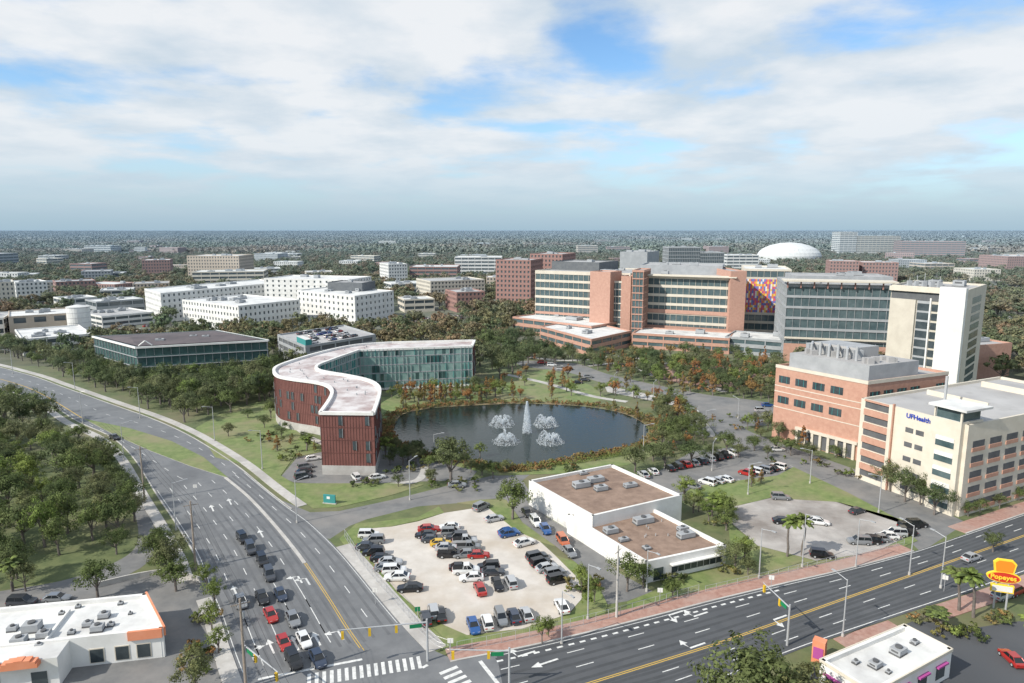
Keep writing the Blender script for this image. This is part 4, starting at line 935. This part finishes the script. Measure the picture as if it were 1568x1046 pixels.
def mast(u,v,u2,v2,n=3,h=6.5):
    x,y=P(u,v);x2,y2=P(u2,v2);L=math.dist((x,y),(x2,y2));d=((x2-x)/L,(y2-y)/L); b=MB()
    b.tube((x,y,0),(x,y,h+.5),.2,.15,'steel',10); b.tube((x,y,h),(x2,y2,h+.4),.12,.07,'steel',8)
    for k in range(n):
        t=.35+.6*k/max(1,n-1); sig(b,x+(x2-x)*t,y+(y2-y)*t,h+.1,d)
    b.box((x,y,*d,-d[1],d[0]),.8,2.6,-.04,.04,h-.75,h-.15,'green'); b.obj('traffic_signal')
mast(655,1012,520,1030); mast(780,1060,690,1062,2); mast(378,1050,430,1100,2); mast(1205,988,1165,950,2)
def fence(pl,h=1.8,k='steel'):
    rs=resample(cr(PL(pl),4),2.4); b=MB()
    for p in rs: b.tube((*p,0),(*p,h),.045,.045,k,5)
    for p,q in zip(rs[:-1],rs[1:]):
        for z in (.15,h*.5,h): b.tube((*p,z),(*q,z),.025,.025,k,4,False)
        for j in range(1,8):
            c=lerp(p,q,j/8); b.tube((*c,.15),(*c,h),.008,.008,k,3,False)
    b.obj('chain_link_fence')
fence([(528,822),(560,870),(610,928),(662,985),(700,998)]); fence([(700,998),(820,974),(930,948),(1080,906)]); fence([(1080,906),(1250,866),(1390,832)],1.2)
fence([(835,790),(905,835),(950,880)],1.5)
p=cr(PL([(150,900),(215,885),(262,880),(308,893)]),3); b=MB(); b.prism(ccw(between(p,offs(p,.3))),0,1.1,'conc'); b.obj('low_wall')
b=MB(); x,y=P(505,771); b.box(FR0,-1.5,1.5,-.2,.2,.3,2.3,'teal'); b.box(FR0,-.6,.2,-.24,-.2,1.3,1.9,'white'); b.box(FR0,-1.7,1.7,-.35,.35,0,.3,'conc'); b.obj('monument_sign',(x,y,0),-.2)
# restaurant sign
x,y=P(1530,932); b=MB(); b.tube((-.9,0,0),(-.9,0,7),.16,.16,'steel',8); b.tube((.9,0,0),(.9,0,7),.16,.16,'steel',8)
def pan(pts,y0,y1,k): 
    n=len(pts); vs=[(p,y0,q) for p,q in pts]+[(p,y1,q) for p,q in pts]; b.add(vs,[tuple(range(n)),tuple(range(2*n-1,n-1,-1))]+[(i,i+n,(i+1)%n+n,(i+1)%n) for i in range(n)],k)
ov=[(2.5*math.cos(t*.3142),6.0+1.0*math.sin(t*.3142)) for t in range(20)]; pan(ov,-.25,.25,'syel'); pan([(p*.92,6.0+(q-6.0)*.86) for p,q in ov],-.3,.3,'red')
ov2=[(-1.4,6.7),(1.4,6.7),(1.7,8.6),(1.1,9.2),(-1.1,9.2),(-1.7,8.6)]; pan(ov2,-.22,.22,'syel'); pan([(p*.84,8.0+(q-8.0)*.8) for p,q in ov2],-.27,.27,'sorange')
b.box(FR0,-1.7,1.7,-.2,.2,3.2,4.6,'syel'); b.box(FR0,-1.5,1.5,-.24,.24,3.4,4.4,'white')
so=b.obj('restaurant_sign',(x,y,0),-.35)
text('Popeyes',1.15,(-2.0,-.33,5.65),(math.pi/2,0,0),'syel',so,'lettering')
for u,v in ((640,955),(300,760),(690,1005),(1445,905),(575,925),(1010,925),(1180,905)):
    x,y=P(u,v); b=MB(); b.tube((0,0,0),(0,0,3),.05,.05,'steel',6); b.box(FR0,-.45,.45,-.03,.03,2.3,3.1,'green' if u==640 else 'white'); b.obj('street_sign',(x,y,0),R.uniform(-.5,.5))
# ---------- sun and sky ----------
el=math.radians(38); S=Vector((-.86,-.5,0)).normalized(); Sv=Vector((S.x*math.cos(el),S.y*math.cos(el),math.sin(el)))
sl=bpy.data.lights.new('sun','SUN'); sl.energy=5.0; sl.angle=math.radians(.5); sl.color=(1,.94,.84); so=bpy.data.objects.new('sun',sl); COL.objects.link(so); so.rotation_euler=(-Sv).to_track_quat('-Z','Y').to_euler()
w=bpy.data.worlds.new('World'); scene.world=w; w.use_nodes=True; nt=w.node_tree; N=nt.nodes; L=nt.links; N.clear()
out=N.new('ShaderNodeOutputWorld'); sky=N.new('ShaderNodeTexSky'); sky.sky_type='NISHITA'; sky.sun_disc=False; sky.sun_elevation=el; sky.sun_rotation=math.atan2(Sv.x,Sv.y); sky.air_density=1.0; sky.dust_density=.4; sky.ozone_density=1.5
tint=N.new('ShaderNodeVectorMath'); tint.operation='MULTIPLY'; tint.inputs[1].default_value=(.78,1.02,1.2); L.new(sky.outputs[0],tint.inputs[0])
bg=N.new('ShaderNodeBackground'); bg.inputs[1].default_value=.15; L.new(tint.outputs[0],bg.inputs[0])
tc=N.new('ShaderNodeTexCoord'); sp=N.new('ShaderNodeSeparateXYZ'); L.new(tc.outputs['Generated'],sp.inputs[0])
def mth(op,a,b_=None,c=None,clamp=False):
    n=N.new('ShaderNodeMath'); n.operation=op; n.use_clamp=clamp
    for i,x in enumerate((a,b_,c)):
        if x is None: continue
        if isinstance(x,(int,float)): n.inputs[i].default_value=x
        else: L.new(x,n.inputs[i])
    return n.outputs[0]
zz=mth('MAXIMUM',sp.outputs[2],0.0); dn=mth('ADD',zz,.15); X=mth('DIVIDE',sp.outputs[0],dn); Y=mth('DIVIDE',sp.outputs[1],dn)
cb=N.new('ShaderNodeCombineXYZ'); L.new(X,cb.inputs[0]); L.new(Y,cb.inputs[1])
nz1=N.new('ShaderNodeTexNoise'); nz1.inputs['Scale'].default_value=1.15; nz1.inputs['Detail'].default_value=11; nz1.inputs['Roughness'].default_value=.54; nz1.inputs['Distortion'].default_value=.15
mp=N.new('ShaderNodeMapping'); mp.inputs['Location'].default_value=(3.1,1.7,0); L.new(cb.outputs[0],mp.inputs[0]); L.new(mp.outputs[0],nz1.inputs['Vector'])
az=mth('ARCTAN2',sp.outputs[0],sp.outputs[1])
cov=mth('MULTIPLY_ADD',nz1.outputs['Fac'],1.15,-.075)
def blob(cov,a0,e0,ra,re,amp):
    da=mth('DIVIDE',mth('SUBTRACT',az,a0),ra); de=mth('DIVIDE',mth('SUBTRACT',sp.outputs[2],e0),re)
    d=mth('ADD',mth('MULTIPLY',da,da),mth('MULTIPLY',de,de)); g=mth('EXPONENT',mth('MULTIPLY',d,-1.0)); return mth('MULTIPLY_ADD',g,amp,cov)
for a0,e0,ra,re,amp in ((.11,.25,.085,.045,-.15),(.60,.30,.22,.04,-.22),(-.42,.19,.12,.02,-.08),(.3,.26,.11,.05,.18),(.52,.20,.2,.03,.13),(.1,.135,.16,.018,-.08),(.6,.145,.15,.016,-.09),(-.19,.165,.09,.035,.16),(-.55,.25,.2,.06,.05),(0,.10,.8,.03,.05),(-.05,.29,.2,.03,.05),(-.45,.10,.1,.02,.06)):
    cov=blob(cov,a0,e0,ra,re,amp)
mr_=N.new('ShaderNodeMapRange'); mr_.interpolation_type='SMOOTHSTEP'; mr_.inputs[1].default_value=.35; mr_.inputs[2].default_value=.55; L.new(cov,mr_.inputs[0])
nz2=N.new('ShaderNodeTexNoise'); nz2.inputs['Scale'].default_value=1.9; nz2.inputs['Detail'].default_value=9; nz2.inputs['Roughness'].default_value=.55; mp2=N.new('ShaderNodeMapping'); mp2.inputs['Location'].default_value=(8,3,1); L.new(cb.outputs[0],mp2.inputs[0]); L.new(mp2.outputs[0],nz2.inputs['Vector'])
crp=N.new('ShaderNodeValToRGB'); crp.color_ramp.elements[0].position=.36; crp.color_ramp.elements[0].color=(.60,.70,.79,1); crp.color_ramp.elements[1].position=.62; crp.color_ramp.elements[1].color=(.88,.90,.92,1)
L.new(mth('MULTIPLY_ADD',cov,.45,mth('SUBTRACT',nz2.outputs['Fac'],.235)),crp.inputs[0])
bgc=N.new('ShaderNodeBackground'); bgc.inputs[1].default_value=1.0; L.new(crp.outputs[0],bgc.inputs[0])
fade=N.new('ShaderNodeMapRange'); fade.inputs[1].default_value=.0; fade.inputs[2].default_value=.09; fade.inputs[3].default_value=.25; fade.inputs[4].default_value=.96; L.new(zz,fade.inputs[0])
fac=mth('MULTIPLY',mr_.outputs[0],fade.outputs[0])
ms=N.new('ShaderNodeMixShader'); L.new(fac,ms.inputs[0]); L.new(bg.outputs[0],ms.inputs[1]); L.new(bgc.outputs[0],ms.inputs[2])
hzb=N.new('ShaderNodeBackground'); hzc=N.new('ShaderNodeValToRGB'); hzc.color_ramp.elements[0].color=(.37,.52,.64,1); hzc.color_ramp.elements[1].color=(.68,.77,.85,1); hzc.color_ramp.elements[1].position=.11; L.new(zz,hzc.inputs[0]); L.new(hzc.outputs[0],hzb.inputs[0])
hf=mth('EXPONENT',mth('MULTIPLY',mth('POWER',mth('DIVIDE',zz,.105),1.8),-1.0)); hf=mth('MULTIPLY',hf,.93)
m2=N.new('ShaderNodeMixShader'); L.new(hf,m2.inputs[0]); L.new(ms.outputs[0],m2.inputs[1]); L.new(hzb.outputs[0],m2.inputs[2]); L.new(m2.outputs[0],out.inputs[0])
# ---------- camera ----------
cd=bpy.data.cameras.new('camera'); cd.sensor_width=36; cd.lens=24.0; cd.clip_end=60000; cd.clip_start=.5
co=bpy.data.objects.new('camera',cd); COL.objects.link(co); co.location=(0,0,H); co.rotation_euler=(math.pi/2-TH,0,0); scene.camera=co
scene.view_settings.view_transform='Standard'; scene.view_settings.look='None'; scene.view_settings.exposure=0
